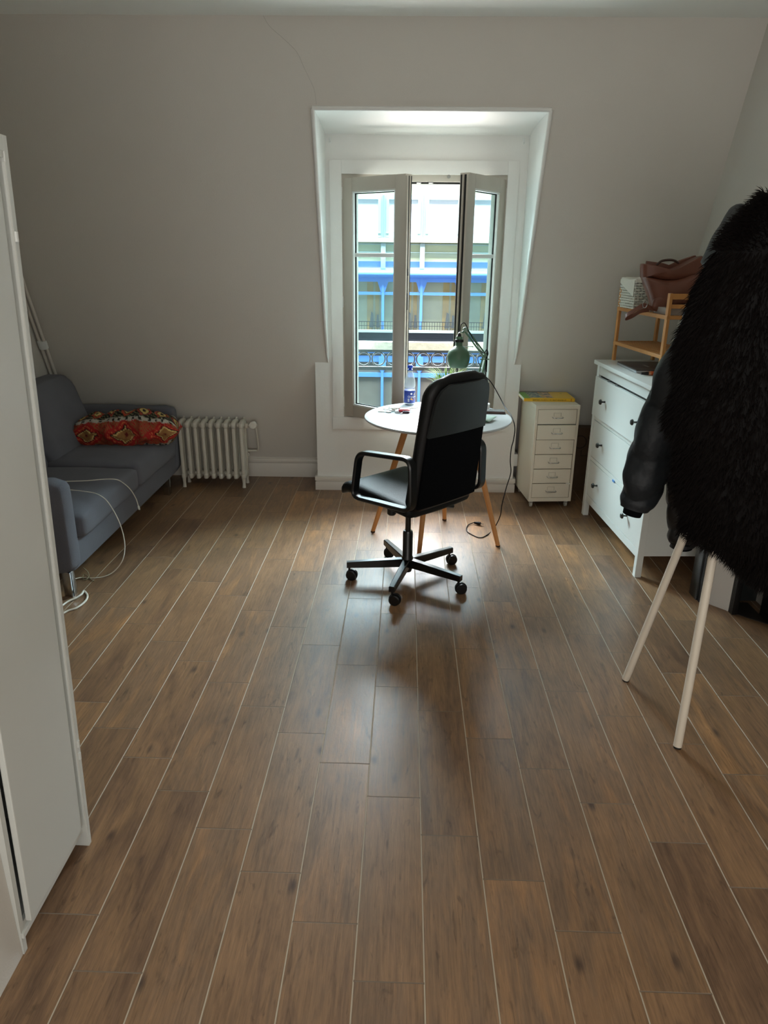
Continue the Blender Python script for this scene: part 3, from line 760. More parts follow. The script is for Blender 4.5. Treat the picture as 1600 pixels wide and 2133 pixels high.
g = disc(-0.008, 0, 0.006, 0.006); obj('seal_print', wrap(g, BR+0.0012, a0, 0.070), WHT, lb, recalc=False)
g = MB()
for i in range(9): g.add([(-0.030, -0.009+i*0.0022, 0), (-0.020, -0.009+i*0.0022, 0), (-0.020, -0.0078+i*0.0022, 0), (-0.030, -0.0078+i*0.0022, 0)], [(0, 1, 2, 3)])
obj('barcode_print', wrap(g, BR+0.0012, a0, 0.030), WHT, lb, recalc=False)
g = text('33 cl', 0.006, 0.0002, Matrix.Identity(4)); 
# keys
kp = px(830, 859, z=ZT)
ks = thing('key_bunch', 'bunch of keys with a pink tag on the round table', 'keys', (kp.x, kp.y, ZT))
ks.scale = (1.55, 1.55, 1.5)
STEEL = mat('key_steel', (104, 96, 82), 0.4, 0.7)
rk = random.Random(5)
for i, (dx, dy, an) in enumerate(((-0.045, 0.0, 175), (-0.03, 0.02, 150), (-0.02, 0.035, 120), (0.03, 0.03, 40), (0.045, 0.018, 20), (-0.01, 0.005, 200))):
    a = radians(an); m = MB().box(0.0, 0.032, -0.003, 0.003, 0, 0.002).box(0.018, 0.022, -0.0055, 0, 0, 0.002).box(0.026, 0.030, -0.005, 0, 0, 0.002)
    m.lathe([(0.0, 0), (0.0105, 0), (0.0105, 0.0024), (0, 0.0024)], 14, (-0.008, 0, 0))
    m.xf(T(dx, dy, 0.001+0.0028*i) @ RZ(a)); obj('key', m, STEEL, ks)
obj('pink_tag', MB().rbox((0.022, 0.000, 0.009), (0.042, 0.024, 0.014), 0.006, (6, 4, 3)).box(0.0, 0.01, -0.003, 0.003, 0.006, 0.01), mat('pink_plastic', (226, 74, 88), 0.35), ks)
obj('key_ring', MB().tube([(0.001+0.014*cos(2*pi*k/24), -0.022+0.014*sin(2*pi*k/24), 0.004) for k in range(24)], 0.0016, 6, closed=True), BLKM, ks)
obj('dark_fob', MB().rbox((0.028, -0.012, 0.005), (0.028, 0.016, 0.009), 0.004, (5, 4, 3)), mat('plum_plastic', (52, 18, 44), 0.3), ks)
# phone and charger
p1 = px(1052, 856, z=ZT+0.01); p2 = px(1008, 852, z=ZT+0.01)
ph = thing('phone', 'dark phone in a brown case lying at the right edge of the round table', 'phone', (0.560, 4.125, ZT), radians(-6))
obj('case', MB().rbox((0, 0, 0.0065), (0.158, 0.078, 0.013), 0.006, (10, 6, 3)), mat('phone_case_brown', (66, 40, 30), 0.4), ph)
obj('screen', MB().box(-0.074, 0.074, -0.034, 0.034, 0.0128, 0.0140, 0.0006), mat('phone_screen', (96, 98, 98), 0.12), ph)
cg = thing('power_adapter', 'white cube power adapter beside the phone on the round table', 'charger', (0.535, 4.235, ZT), radians(-8))
obj('adapter_body', MB().box(-0.026, 0.026, -0.022, 0.022, 0, 0.032, 0.005), mat('adapter_white', (228, 228, 224), 0.3), cg)
obj('socket_port', MB().lathe([(0, 0), (0.003, 0), (0.003, 0.001), (0, 0.001)], 10, (0.008, -0.0222, 0.016), RX(pi/2)), RUB, cg)
# green folded cloth
def clothfn(u, v, w_, p):
    p.z += 0.006*sin(2.4*u+1.2)*(1-0.3*v)+0.005*(u+1)*(v+1)*0.4; p.x += 0.014*v; return p
gc = thing('glasses_cloth', 'pale green folded cloth behind the chair back on the round table', 'cloth', (0.478, 3.905, ZT), radians(-14))
obj('cloth_top', MB().rbox((0, 0, 0.012), (0.125, 0.10, 0.006), 0.003, (12, 8, 2), clothfn), mat('mint_cloth', (190, 214, 202), 0.8), gc, smooth=60)
obj('cloth_underside', MB().rbox((-0.005, 0, 0.007), (0.120, 0.098, 0.008), 0.004, (12, 8, 2), clothfn), mat('green_felt', (66, 96, 74), 0.9), gc, smooth=60)
# desk lamp
lx, ly = 0.470, 4.285
lm = thing('desk_lamp', 'sage green articulated desk lamp standing on the round table', 'lamp', (lx, ly, ZT))
def ll(p): return Vector(p)-Vector((lx, ly, ZT))
JE = Vector(px(1010, 741, Y=4.29)); JH = Vector(px(969, 686, Y=4.22)); J0 = Vector((lx, ly, ZT+0.03))
obj('base', MB().lathe([(0, 0), (0.068, 0), (0.068, 0.010), (0.058, 0.020), (0.018, 0.026), (0.014, 0.05), (0, 0.05)], 36), SAGE, lm)
def arm(a, b, sep):
    a, b = ll(a), ll(b); d = (b-a).normalized(); n = d.cross(Vector((0, 1, 0))).normalized()
    m = MB()
    for s_ in (-1, 1): m.tube([a+n*sep*s_, b+n*sep*s_], 0.0052, 8)
    return m
obj('lower_arm', arm(J0, JE, 0.010), SAGE, lm); obj('upper_arm', arm(JE, JH, 0.0085), SAGE, lm)
m = MB()
for j in (JE, JH):
    q = ll(j); m.tube([q+Vector((0, -0.014, 0)), q+Vector((0, 0.014, 0))], 0.013, 14)
m.tube([ll(JE)+Vector((-0.03, -0.016, -0.018)), ll(JE)+Vector((0.026, -0.016, -0.018))], 0.004, 8)
m.tube([ll(JH), ll(JH)+Vector((-0.014, 0, -0.018))], 0.007, 8)
obj('joint', m, SAGE, lm)
# shade: neck above, round bowl below
SC = Vector(px(955, 744, Y=4.20)); ST = Vector(px(957, 702, Y=4.21)); ax = (ST-SC).normalized()
R_ = ax.to_track_quat('Z', 'Y').to_matrix().to_4x4()
prof = [(0.052, -0.058), (0.058, -0.045), (0.066, -0.018), (0.067, 0.004), (0.060, 0.030), (0.043, 0.050), (0.024, 0.062), (0.020, 0.068), (0.019, 0.112), (0.017, 0.116), (0.0, 0.116)]
inner = [(0.0, 0.05), (0.040, 0.046), (0.056, 0.028), (0.062, 0.004), (0.061, -0.018), (0.053, -0.045), (0.050, -0.058)]
m = MB().lathe([(0.049, -0.060)]+prof, 32, ll(SC), R_)
sh = obj('lamp_shade', m, SAGE, lm, smooth=50)
obj('collar', MB().lathe([(0.0205, 0.084), (0.0255, 0.085), (0.0255, 0.099), (0.0205, 0.100)], 24, ll(SC), R_), RUB, sh)
obj('socket', MB().lathe([(0, 0.112), (0.012, 0.112), (0.010, 0.128), (0.005, 0.135), (0, 0.135)], 16, ll(SC), R_), RUB, sh)
m = MB().tube(smoothpath([ll(SC)+ax*0.095+Vector((-0.022, 0, 0)), ll(SC)+ax*0.135+Vector((-0.006, 0, 0)), ll(JH)+Vector((-0.014, 0, -0.018)), ll(SC)+ax*0.13+Vector((0.024, 0, 0)), ll(SC)+ax*0.09+Vector((0.022, 0, 0))], 6), 0.0016, 6)
m.tube([ll(SC)+ax*0.062+Vector((0.02, 0, 0)), ll(px(985, 722, Y=4.24))], 0.0016, 6); m.lathe([(0, -0.003), (0.003, -0.003), (0.003, 0.003), (0, 0.003)], 8, ll(px(985, 722, Y=4.24)))
obj('stay_wire', m, CHR, lm)
m = MB().tube(smoothpath([ll(ST)+ax*0.03, ll(px(959, 688, Y=4.2)), ll(px(961, 676, Y=4.2)), ll(px(968, 673, Y=4.2)), ll(px(974, 684, Y=4.21)), ll(px(985, 705, Y=4.23))], 6), 0.0026, 7)
m.tube(smoothpath([ll(px(985, 705, Y=4.245)), ll(px(1000, 728, Y=4.26)), ll(px(1008, 736, Y=4.25)), ll(px(1014, 728, Y=4.25)), ll(px(1017, 738, Y=4.26)), ll(px(1012, 748, Y=4.27)), ll(px(1011, 765, Y=4.28)), ll(Vector((lx+0.02, ly+0.03, ZT+0.03)))], 6), 0.0026, 7)
m.tube(smoothpath([ll(px(1004, 738, Y=4.24)), ll(px(996, 744, Y=4.24)), ll(px(997, 756, Y=4.25)), ll(px(1001, 764, Y=4.26))], 6), 0.0022, 7)
m.tube([ll(px(1015, 735, Y=4.29)), ll(px(1013, 775, Y=4.27))], 0.004, 7)
obj('lamp_cord', m, CABB, lm)
# its mains cable over the table edge to the floor, plug end lying free
pc = [px(1000, 775, Y=4.30), px(1022, 795, Y=4.34), px(1040, 825, Y=4.38), px(1052, 848, Y=4.30), px(1066, 868, Y=4.15), px(1072.5, 890, Y=4.08), px(1070, 915, Y=4.08), px(1065, 935, Y=4.08), px(1063, 960, Y=4.08), px(1064, 985, Y=4.09), px(1055, 1015, Y=4.09), px(1046, 1050, Y=4.08), px(1042, 1075, Y=4.08)]
fl_ = [px(1029, 1101, z=0.004), px(1015, 1114, z=0.004), px(1000, 1120, z=0.004), px(982, 1113, z=0.004), px(972, 1105, z=0.004), px(975, 1094, z=0.005), px(987, 1088.5, z=0.008)]
cb = thing('mains_cable', 'thin black mains cable hanging from the table to the floor, its plug lying loose', 'cable', (fl_[2].x, fl_[2].y, 0))
o_ = Vector(cb.location)
obj('cord', MB().tube([q-o_ for q in smoothpath(pc+fl_, 7)], 0.0030, 7), CABB, cb)
q = px(988, 1088.5, z=0.012)-o_; e = px(1001, 1091, z=0.012)-o_; d = (e-q).normalized()
pl = obj('plug', MB().tube([q, q+d*0.012, q+d*0.03, q+d*0.042], [0.006, 0.008, 0.011, 0.011], 10), CABB, cb)
nn = d.cross(Vector((0, 0, 1)))
obj('pin', MB().tube([q+d*0.04+nn*0.005, q+d*0.062+nn*0.005], 0.002, 6).tube([q+d*0.04-nn*0.005, q+d*0.062-nn*0.005], 0.002, 6), CHR, pl)
# small grassy plant
pp = Vector((0.305, 4.30, ZT))
pt = thing('potted_grass', 'small pot of bright green artificial grass behind the chair back', 'plant', tuple(pp))
obj('pot', MB().lathe([(0, 0), (0.034, 0), (0.043, 0.07), (0.046, 0.075), (0.041, 0.075), (0.038, 0.065), (0, 0.065)], 28), mat('pot_white', (222, 222, 216), 0.4), pt)
rg = random.Random(11); m = MB()
for i in range(230):
    a = rg.uniform(0, 2*pi); r_ = rg.uniform(0, 0.034); le = rg.uniform(0.08, 0.165); sp = rg.uniform(0.2, 0.85); b = Vector((r_*cos(a), r_*sin(a), 0.065)); dr = Vector((cos(a), sin(a), 0)); sd = Vector((-sin(a), cos(a), 0))
    p = [b, b+dr*le*0.3*sp+Vector((0, 0, le*0.5)), b+dr*le*0.8*sp+Vector((0, 0, le*0.88)), b+dr*le*1.25*sp+Vector((0, 0, le*0.98))]; w_ = 0.0026
    v = []
    for q, ww in zip(p, (w_, w_, w_*0.7, 0.0003)): v += [q-sd*ww, q+sd*ww]
    m.add(v, [(0, 1, 3, 2), (2, 3, 5, 4), (4, 5, 7, 6)])
g_ = obj('grass_blades', m, mat('grass_green', (104, 138, 34), 0.6, spec=0.15, var=0.4, vscale=60), pt, recalc=False)
g_['kind'] = 'stuff'

# ---------------------------------------------------------------- metal drawer unit
HW, HH, HD = 0.288, 0.697, 0.375
hr = radians(4.5)
hu = thing('drawer_unit', 'narrow cream metal unit of six small drawers beside the window box', 'drawer unit', (0.897, 4.527, 0), hr)
m = MB(); z0 = 0.045; tt = 0.016
m.box(0, 0.006, 0.010, HD-0.006, z0, HH-0.026); m.box(HW-0.006, HW, 0.010, HD-0.006, z0, HH-0.026); m.box(0, HW, HD-0.006, HD, z0, HH-0.026)
m.box(0, tt, 0, 0.01, z0+0.026, HH-0.026); m.box(HW-tt, HW, 0, 0.01, z0+0.026, HH-0.026); m.box(0, HW, 0, 0.010, z0, z0+0.026)
m.box(-0.001, HW+0.001, -0.001, HD+0.001, HH-0.026, HH, 0.002)
obj('body', m, CREAM, hu, smooth=None)
obj('gap_shade', MB().box(0.01, HW-0.01, 0.013, HD-0.01, z0+0.02, HH-0.03), mat('unit_gap_shade', (46, 42, 36), 0.9), hu)  # dark block added so the gaps between drawers read as shade
dh = (HH-0.026-z0-0.026)/6
for i in range(6):
    zb_ = z0+0.026+(5-i)*dh
    out = (0.0, 0.012, 0.002, 0.0, 0.0, 0.0)[i]
    dr = obj('drawer', MB().box(tt+0.0018, HW-tt-0.0030, 0.001-out, 0.016-out, zb_+0.0022, zb_+dh-0.0022, 0.0012), CREAM, hu, smooth=None)
    hz = zb_+dh*0.46; hx0, hx1 = HW/2-0.034, HW/2+0.034
    P = [(hx0, 0.0-out, hz+0.004), (hx0, -0.016-out, hz+0.002), (hx0+0.006, -0.02-out, hz), (hx1-0.006, -0.02-out, hz), (hx1, -0.016-out, hz+0.002), (hx1, 0.0-out, hz+0.004)]
    obj('handle', MB().tube(P, 0.0028, 8), CHR, dr)
    obj('label_holder', MB().band([(HW/2-0.022, -0.0015-out, hz+0.014), (HW/2-0.022, -0.0015-out, hz+0.034)], (0, 0, 1), 0.001, 0.001).box(HW/2+0.022, HW/2+0.0235, -0.0025-out, 0-out, hz+0.006, hz+0.032).box(HW/2-0.0235, HW/2-0.022, -0.0025-out, 0-out, hz+0.008, hz+0.030).box(HW/2-0.022, HW/2+0.022, -0.002-out, 0-out, hz+0.0295, hz+0.031), mat('holder_grey', (176, 168, 150), 0.4), dr)
obj('tape_scrap', MB().box(HW-tt-0.03, HW-tt, -0.0015, 0.0, z0+0.026+dh-0.006, z0+0.026+dh+0.003, 0.0005), mat('clear_tape', (226, 222, 210), 0.3), hu)
for (x, y) in ((0.025, 0.03), (HW-0.025, 0.03), (0.025, HD-0.03), (HW-0.025, HD-0.03)):
    m = MB().lathe([(0, -0.008), (0.016, -0.008), (0.018, -0.005), (0.018, 0.005), (0.016, 0.008), (0, 0.008)], 18, (x, y, 0.018), RY(pi/2)); m.box(x-0.011, x+0.011, y-0.012, y+0.012, 0.034, 0.046, 0.002); m.box(x-0.011, x-0.009, y-0.008, y+0.008, 0.016, 0.036); m.box(x+0.009, x+0.011, y-0.008, y+0.008, 0.016, 0.036)
    obj('castor', m, mat('castor_grey', (170, 166, 156), 0.4), hu)
# book
bk = thing('book', 'yellow softcover book with black spine lettering lying on the drawer unit', 'book', (0.838, 4.655, HH), radians(0.8))
BWd, BD, BT = 0.335, 0.235, 0.021
obj('pages', MB().box(0.001, BWd-0.003, 0.003, BD-0.001, 0.0025, BT-0.0025), mat('paper', (232, 228, 214), 0.9), bk, smooth=None)
YEL = mat('cover_yellow', (232, 182, 30), 0.35)
obj('cover', MB().box(0, BWd, 0, BD, 0, 0.0025, 0.0006).box(0, BWd, 0, 0.0028, 0, BT, 0.0008), YEL, bk, smooth=None)
# front cover print as a tinted grid
NX, NY = 96, 60; v = []; f = []; cols = []
rc = random.Random(4)
for j in range(NY+1):
    for i in range(NX+1):
        u, w_ = i/NX, j/NY; v.append((u*BWd, w_*BD, BT-0.001))
        c = (226, 178, 34)
        if u < 0.13: c = (104, 158, 52)
        if 0.13 <= u < 0.60 and 0.12 < w_ < 0.98:
            nz = noise.noise(Vector((u*14, w_*9, 3))); n2 = noise.noise(Vector((floor(u*26)*0.7, floor(w_*12)*0.9, 8)))
            if u < 0.38: c = (60+int(70*nz), 96+int(60*nz), 112+int(50*nz)) if n2 > -0.1 else (172, 168, 140)
            elif u < 0.46: c = (150, 132, 98) if n2 > 0 else (214, 152, 66)
            else: c = (104, 94, 92) if n2 > 0 else (206, 164, 128)
        if w_ > 0.94 and u < 0.62: c = (62, 62, 50)
        if 0.82 < u < 0.86 and 0.72 < w_ < 0.8: c = (150, 120, 34)
        cols.append(c)
for j in range(NY):
    for i in range(NX): a = j*(NX+1)+i; f.append((a, a+1, a+NX+2, a+NX+1))
N_ = len(v); v += [(0, 0, BT), (BWd, 0, BT), (BWd, BD, BT), (0, BD, BT)]; v = v[:N_]
mbk = MB().add([(x, y, z+0.001) for x, y, z in v], f)
obj('front_cover_print', mbk, mat('cover_print', (0, 0, 0), 0.3, attr='tint'), bk, smooth=None, cols=cols, recalc=False)
MT = T(BWd*0.5, -0.0006, BT*0.5) @ RX(pi/2) @ RZ(pi)
obj('spine_lettering', text("LE GRAND LIVRE DE L'HABITAT SOLAIRE", 0.0122, 0.0003, MT), mat('ink_black', (28, 24, 16), 0.6), bk, smooth=None)
m = MB().box(BWd-0.026, BWd-0.023, -0.0007, 0, 0.001, BT-0.001)
obj('spine_mark', m, mat('ink_red', (172, 60, 26), 0.6), bk, smooth=None)

# outlet box on the side of the window box
sk = px(1072, 968, Y=4.90)
tag(obj('wall_socket', MB().box(BX1, BX1+0.030, 4.885, 4.965, 0.185, 0.275, 0.006), PVCW), 'white surface socket on the side of the window box', 'socket')

# wrapping-paper bag behind the drawer units
bgp = thing('paper_carrier_bag', 'brown paper bag half hidden between the drawer unit and the chest of drawers', 'bag', (1.36, 4.98, 0))
m = MB(); v = []
rings = []
for z, hw, hd in ((0.0, 0.10, 0.05), (0.2, 0.115, 0.055), (0.46, 0.13, 0.045)):
    rings.append([Vector((-hw, -hd, z)), Vector((hw, -hd, z)), Vector((hw+0.004, 0, z)), Vector((hw, hd, z)), Vector((-hw, hd, z)), Vector((-hw-0.004, 0, z))])
obj('bag_body', m.loft(rings), mat('kraft_paper', (84, 64, 46), 0.9, var=0.2, vscale=12), bgp, smooth=None)
obj('bag_print', MB().tube([(-0.055+0.045*cos(2*pi*k/20), -0.057, 0.36+0.045*sin(2*pi*k/20)) for k in range(20)], 0.003, 6, closed=True).tube([(0.0, -0.057, 0.40), (0.06, -0.055, 0.27), (-0.04, -0.058, 0.26), (-0.04, -0.057, 0.3)], 0.003, 6), mat('print_dark', (50, 34, 26), 0.8), bgp)

# ---------------------------------------------------------------- chest of drawers
dr_ = thing('chest_of_drawers', 'white chest of three wide drawers with dark knobs against the right wall', 'chest of drawers', (1.277, 3.447, 0), radians(2.4))
DL, DD, DH = 0.995, 0.475, 1.0
m = MB()
for (x0, y0) in ((0, 0), (0, DL-0.04), (DD-0.04, 0), (DD-0.04, DL-0.04)):
    obj('leg', MB().box(x0, x0+0.034, y0, y0+0.034 if y0 == 0 else y0+0.04, 0, DH-0.024, 0.0015), LAQ, dr_, smooth=None)
m.box(0.03, DD-0.03, 0.006, 0.018, 0.12, DH-0.024); m.box(0.03, DD-0.03, DL-0.018, DL-0.006, 0.12, DH-0.024); m.box(DD-0.02, DD-0.01, 0.02, DL-0.02, 0.12, DH-0.024)
m.box(0.02, DD-0.02, 0.02, DL-0.02, 0.12, 0.14)
# front rails
m.box(0.004, 0.026, 0.03, DL-0.03, 0.105, 0.150, 0.001); m.box(0.004, 0.026, 0.03, DL-0.03, 0.382, 0.404, 0.001); m.box(0.004, 0.026, 0.03, DL-0.03, 0.640, 0.664, 0.001); m.box(0.004, 0.026, 0.03, DL-0.03, 0.918, DH-0.02, 0.001)
obj('carcass', m, LAQ, dr_, smooth=None)
obj('gap_shade', MB().box(0.016, 0.022, 0.035, DL-0.035, 0.14, 0.915), mat('chest_gap_shade', (60, 56, 50), 0.9), dr_, smooth=None)  # dark sheet behind the fronts, painted shade for the drawer gaps
obj('chest_top', MB().box(-0.018, DD+0.006, -0.02, DL+0.02, DH-0.024, DH, 0.003), LAQ, dr_, smooth=30)
KN = mat('knob_dark_metal', (70, 72, 70), 0.35, 0.8)
for k, (z0, z1, xo) in enumerate(((0.154, 0.378, 0.004), (0.408, 0.636, 0.004), (0.667, 0.906, -0.008))):
    y0_, y1_ = (0.039, DL-0.043) if k < 2 else (0.010, DL-0.012)
    d_ = obj('drawer', MB().box(xo, xo+0.018, y0_, y1_, z0, z1, 0.0015), LAQ, dr_, smooth=None)
    for yy in (0.225, DL-0.235):
        kn_ = MB().lathe([(0, 0), (0.006, 0.0), (0.0045, 0.012), (0.006, 0.02), (0.0155, 0.024), (0.0165, 0.028), (0.012, 0.035), (0, 0.037)], 20, (xo, yy, (z0+z1)/2), RY(-pi/2))
        obj('knob', kn_, KN, d_)
obj('blue_tape', MB().box(0.0, 0.0035, 0.47, 0.505, 0.376, 0.388), mat('masking_blue', (84, 140, 200), 0.5), dr_, smooth=None)
m = MB()
for yy in (0.74, 0.60): m.box(-0.010, 0.004, yy, yy+0.012, 0.908, 0.916)
obj('bumper', m, CHR, dr_, smooth=None)
# laptop and the orange pen case on it
lt = thing('laptop', 'closed dark laptop with silver edge on the white chest of drawers', 'laptop', (1.305, 3.93, DH), radians(1.5))
LW = 0.33
obj('laptop_base', MB().box(0, 0.24, 0, LW, 0.002, 0.013, 0.002), mat('silver_alu', (176, 180, 184), 0.3, 0.6), lt)
obj('laptop_lid', MB().box(0.001, 0.239, 0.001, LW-0.001, 0.0135, 0.019, 0.002), mat('lid_dark_grey', (74, 70, 66), 0.35, 0.5), lt)
obj('lid_emblem', MB().box(0.10, 0.115, 0.11, 0.19, 0.0190, 0.0193), mat('emblem_grey', (150, 150, 150), 0.3), lt)
pn = thing('cylinder_case', 'short orange and metal cylinder lying in front of the laptop', 'cylinder', (1.362, 3.868, DH))
obj('barrel', MB().tube([(0, 0, 0.011), (0.12, 0.012, 0.011)], 0.011, 14), mat('orange_brown', (176, 84, 44), 0.3), pn)
obj('metal_cap', MB().tube([(-0.012, -0.001, 0.011), (0.0, 0, 0.011)], 0.0112, 14), mat('rose_metal', (220, 168, 140), 0.25, 0.7), pn)
obj('dark_tip', MB().tube([(-0.05, -0.005, 0.010), (-0.012, -0.001, 0.0105)], [0.006, 0.010], 12), RUB, pn)

# ---------------------------------------------------------------- bamboo shelf on the chest
sa = radians(5.5)
sx, sy = 1.385, 3.80
shf = thing('bamboo_shelf', 'two-tier slatted bamboo shelf standing on the white chest of drawers', 'shelf', (sx, sy, DH), sa)
SLn, SD, SH = 0.665, 0.275, 0.425
for (x, y) in ((0, 0), (0, SLn-0.028), (SD-0.028, 0), (SD-0.028, SLn-0.028)):
    obj('post', MB().box(x, x+0.016, y, y+0.028, 0, SH, 0.002), BAM, shf, smooth=None)
for z in (0.115, 0.315):
    fr = obj('shelf_frame', MB().box(-0.002, 0.014, 0.0, SLn, z-0.020, z, 0.002).box(SD-0.026, SD-0.010, 0, SLn, z-0.020, z, 0.002).box(0.0142, SD-0.0262, 0.006, 0.022, z-0.020, z, 0.002).box(0.0142, SD-0.0262, SLn-0.022, SLn-0.006, z-0.02, z, 0.002), BAM, shf, smooth=None)
    m = MB()
    for i in range(11):
        x = 0.024+i*(SD-0.060)/10; m.box(x-0.0050, x+0.0050, 0.022, SLn-0.022, z-0.010, z-0.002, 0.001)
    for y in (0.2, 0.45): m.box(0.012, SD-0.026, y, y+0.014, z-0.020, z-0.010)
    obj('slats', m, BAM, fr, smooth=None)
obj('top_rail', MB().box(0.012, SD-0.012, 0.004, 0.020, SH-0.03, SH-0.002, 0.002).box(0.012, SD-0.012, 0.004, 0.020, SH-0.075, SH-0.055, 0.002), BAM, shf, smooth=None)
ZU = DH+0.315
# wicker basket with cloth lining
ca, sa_ = cos(sa), sin(sa)
def shw(x, y): return (sx+x*ca-y*sa_, sy+x*sa_+y*ca)
bx_, by_ = shw(0.005, 0.45)
bs = thing('wicker_basket', 'white woven basket with cloth lining at the far end of the bamboo shelf', 'basket', (bx_, by_, ZU), sa)
bw, bl_, bh = 0.25, 0.205, 0.168
m = MB(); nrow = 11
def perim(t, ins=0.0):
    P = [(0+ins, 0+ins), (bw-ins, 0+ins), (bw-ins, bl_-ins), (0+ins, bl_-ins)]; L_ = [bw, bl_, bw, bl_]; tot = sum(L_); d = (t % 1)*tot
    for i in range(4):
        if d <= L_[i]:
            a, b = P[i], P[(i+1) % 4]; k = d/L_[i]; nx_, ny_ = (b[1]-a[1])/L_[i], -(b[0]-a[0])/L_[i]
            return (a[0]+(b[0]-a[0])*k, a[1]+(b[1]-a[1])*k, nx_, ny_)
        d -= L_[i]
nst = 44
for r_ in range(nrow):
    pts = []
    for k in range(nst*4):
        t = k/(nst*4); x, y, nx_, ny_ = perim(t); off = 0.005*cos(pi*(k/4)+pi*(r_ % 2)); pts.append((x+nx_*off, y+ny_*off, 0.006+r_*0.0142))
    m.tube(pts, 0.0056, 6, closed=True)
for k in range(nst):
    x, y, nx_, ny_ = perim(k/nst); m.tube([(x, y, 0), (x, y, bh-0.006)], 0.0035, 6)
obj('woven_body', m, mat('white_wicker', (216, 218, 208), 0.6, var=0.1, vscale=40), bs)
m = MB().box(0.004, bw-0.004, 0.004, bl_-0.004, 0.001, 0.006)
obj('basket_base', m, MATS['white_wicker'], bs)
def linfn(u, v, w_, p):
    p.z += 0.004*sin(7*u+3*v); return p
m = MB().rbox((bw/2, bl_/2, bh-0.012), (bw+0.014, bl_+0.014, 0.024), 0.010, (14, 12, 3), linfn)
# folded corner hanging over the front face
m.add([(-0.009, 0.0, bh-0.01), (-0.009, bl_, bh-0.01), (-0.0095, bl_, bh-0.03), (-0.0095, 0.0, bh-0.10), (-0.007, 0.0, bh-0.01), (-0.007, bl_, bh-0.01), (-0.007, bl_, bh-0.03), (-0.007, 0.0, bh-0.10)], [(0, 1, 2, 3), (7, 6, 5, 4), (0, 3, 7, 4), (3, 2, 6, 7), (1, 0, 4, 5), (2, 1, 5, 6)])
obj('cloth_lining', m, mat('lining_cloth', (226, 224, 212), 0.9), bs, smooth=50)
# papers and boxes under the bag
q = shw(0.02, 0.03)
pb = thing('small_box', 'small grey carton and papers under the brown bag on the bamboo shelf', 'box', (q[0], q[1], ZU), sa)
obj('carton', MB().box(0, 0.16, 0.0, 0.16, 0, 0.034, 0.002), mat('carton_grey', (150, 140, 132), 0.7), pb)
obj('foil_wrapper', MB().rbox((0.03, 0.215, 0.012), (0.05, 0.07, 0.022), 0.008, (6, 6, 3), lambda u, v, w_, p: Vector((p.x, p.y, p.z+0.006*sin(5*u)*cos(4*v)))), mat('foil', (190, 188, 186), 0.25, 0.6), pb)

# ---------------------------------------------------------------- brown handbag
YB = 4.03
bag = thing('handbag', 'brown leather handbag with drooping strap on top of the bamboo shelf', 'handbag', tuple(px(1400, 640, Y=YB)))
ob = Vector(bag.location)
def bp_(x, y, Y=YB): return px(x, y, Y=Y)-ob
def inflate(outline, Yc, th, n=4, inner=0.5):
    """closed outline in photo measure placed at depth Yc, puffed to thickness th"""
    out = [px(x, y, Y=Yc) for x, y in outline]; c = sum(out, Vector())/len(out); N = len(out); v = []; f = []
    prof = [(-1.0, 0.86), (-0.72, 0.96), (-0.3, 1.0), (0.3, 1.0), (0.72, 0.96), (1.0, 0.86)]
    for (s_, k) in prof: v += [c+(p-c)*k+Vector((0, s_*th/2, 0)) for p in out]
    for i in range(len(prof)-1):
        for j in range(N): f.append((i*N+j, i*N+(j+1) % N, (i+1)*N+(j+1) % N, (i+1)*N+j))
    for base_, sg in ((0, -1), ((len(prof)-1)*N, 1)):
        prev = list(range(base_, base_+N))
        for kk, bul in ((0.62, 0.10), (0.32, 0.16)):
            b0 = len(v); v += [c+(p-c)*kk+Vector((0, sg*th*(0.5+bul), 0)) for p in out]
            for j in range(N): f.append((prev[j], prev[(j+1) % N], b0+(j+1) % N, b0+j))
            prev = list(range(b0, b0+N))
        f.append(tuple(prev))
    return MB().add([tuple(q) for q in v], f)
def dens(pts, n=5):
    P = [Vector((a, b, 0)) for a, b in pts]; P.append(P[0]); return [(q.x, q.y) for q in smoothpath(P, n)[:-1]]
olow = dens([(1336, 575), (1352, 577), (1380, 582), (1410, 579), (1445, 565), (1470, 560), (1476, 590), (1468, 618), (1440, 630), (1410, 636), (1385, 640), (1366, 645), (1357, 640), (1352, 622), (1343, 598)], 4)
mb_ = inflate(olow, YB, 0.11); obj('bag_body', mb_.xf(T(*(-ob))), BROWN, bag, smooth=60)
oup = dens([(1335, 578), (1335, 553), (1340, 549), (1362, 554), (1385, 561), (1405, 559), (1430, 548), (1460, 533), (1468, 550), (1474, 572), (1445, 578), (1410, 583), (1380, 583), (1350, 577)], 4)
mb_ = inflate(oup, YB-0.006, 0.085); obj('bag_flap', mb_.xf(T(*(-ob))), BROWN, bag, smooth=60)
oba = dens([(1344, 562), (1346, 545), (1350, 545), (1370, 551), (1391, 556), (1415, 547), (1443, 533), (1450, 536), (1445, 560), (1400, 570)], 4)
mb_ = inflate(oba, YB+0.07, 0.03); obj('bag_rear_panel', mb_.xf(T(*(-ob))), BROWN, bag, smooth=60)
obot = dens([(1357, 641), (1362, 624), (1378, 616), (1410, 613), (1450, 606), (1470, 612), (1450, 626), (1410, 634), (1380, 641), (1366, 647)], 4)
mb_ = inflate(obot, YB-0.050, 0.03); obj('bag_base_panel', mb_.xf(T(*(-ob))), BROWN, bag, smooth=60)
obj('bag_handle', MB().tube(smoothpath([bp_(1368, 552), bp_(1378, 544), bp_(1392, 541.5), bp_(1404, 542.5), bp_(1414, 548)], 6), 0.0062, 10), mat('dark_brown_leather', (58, 34, 24), 0.4), bag)
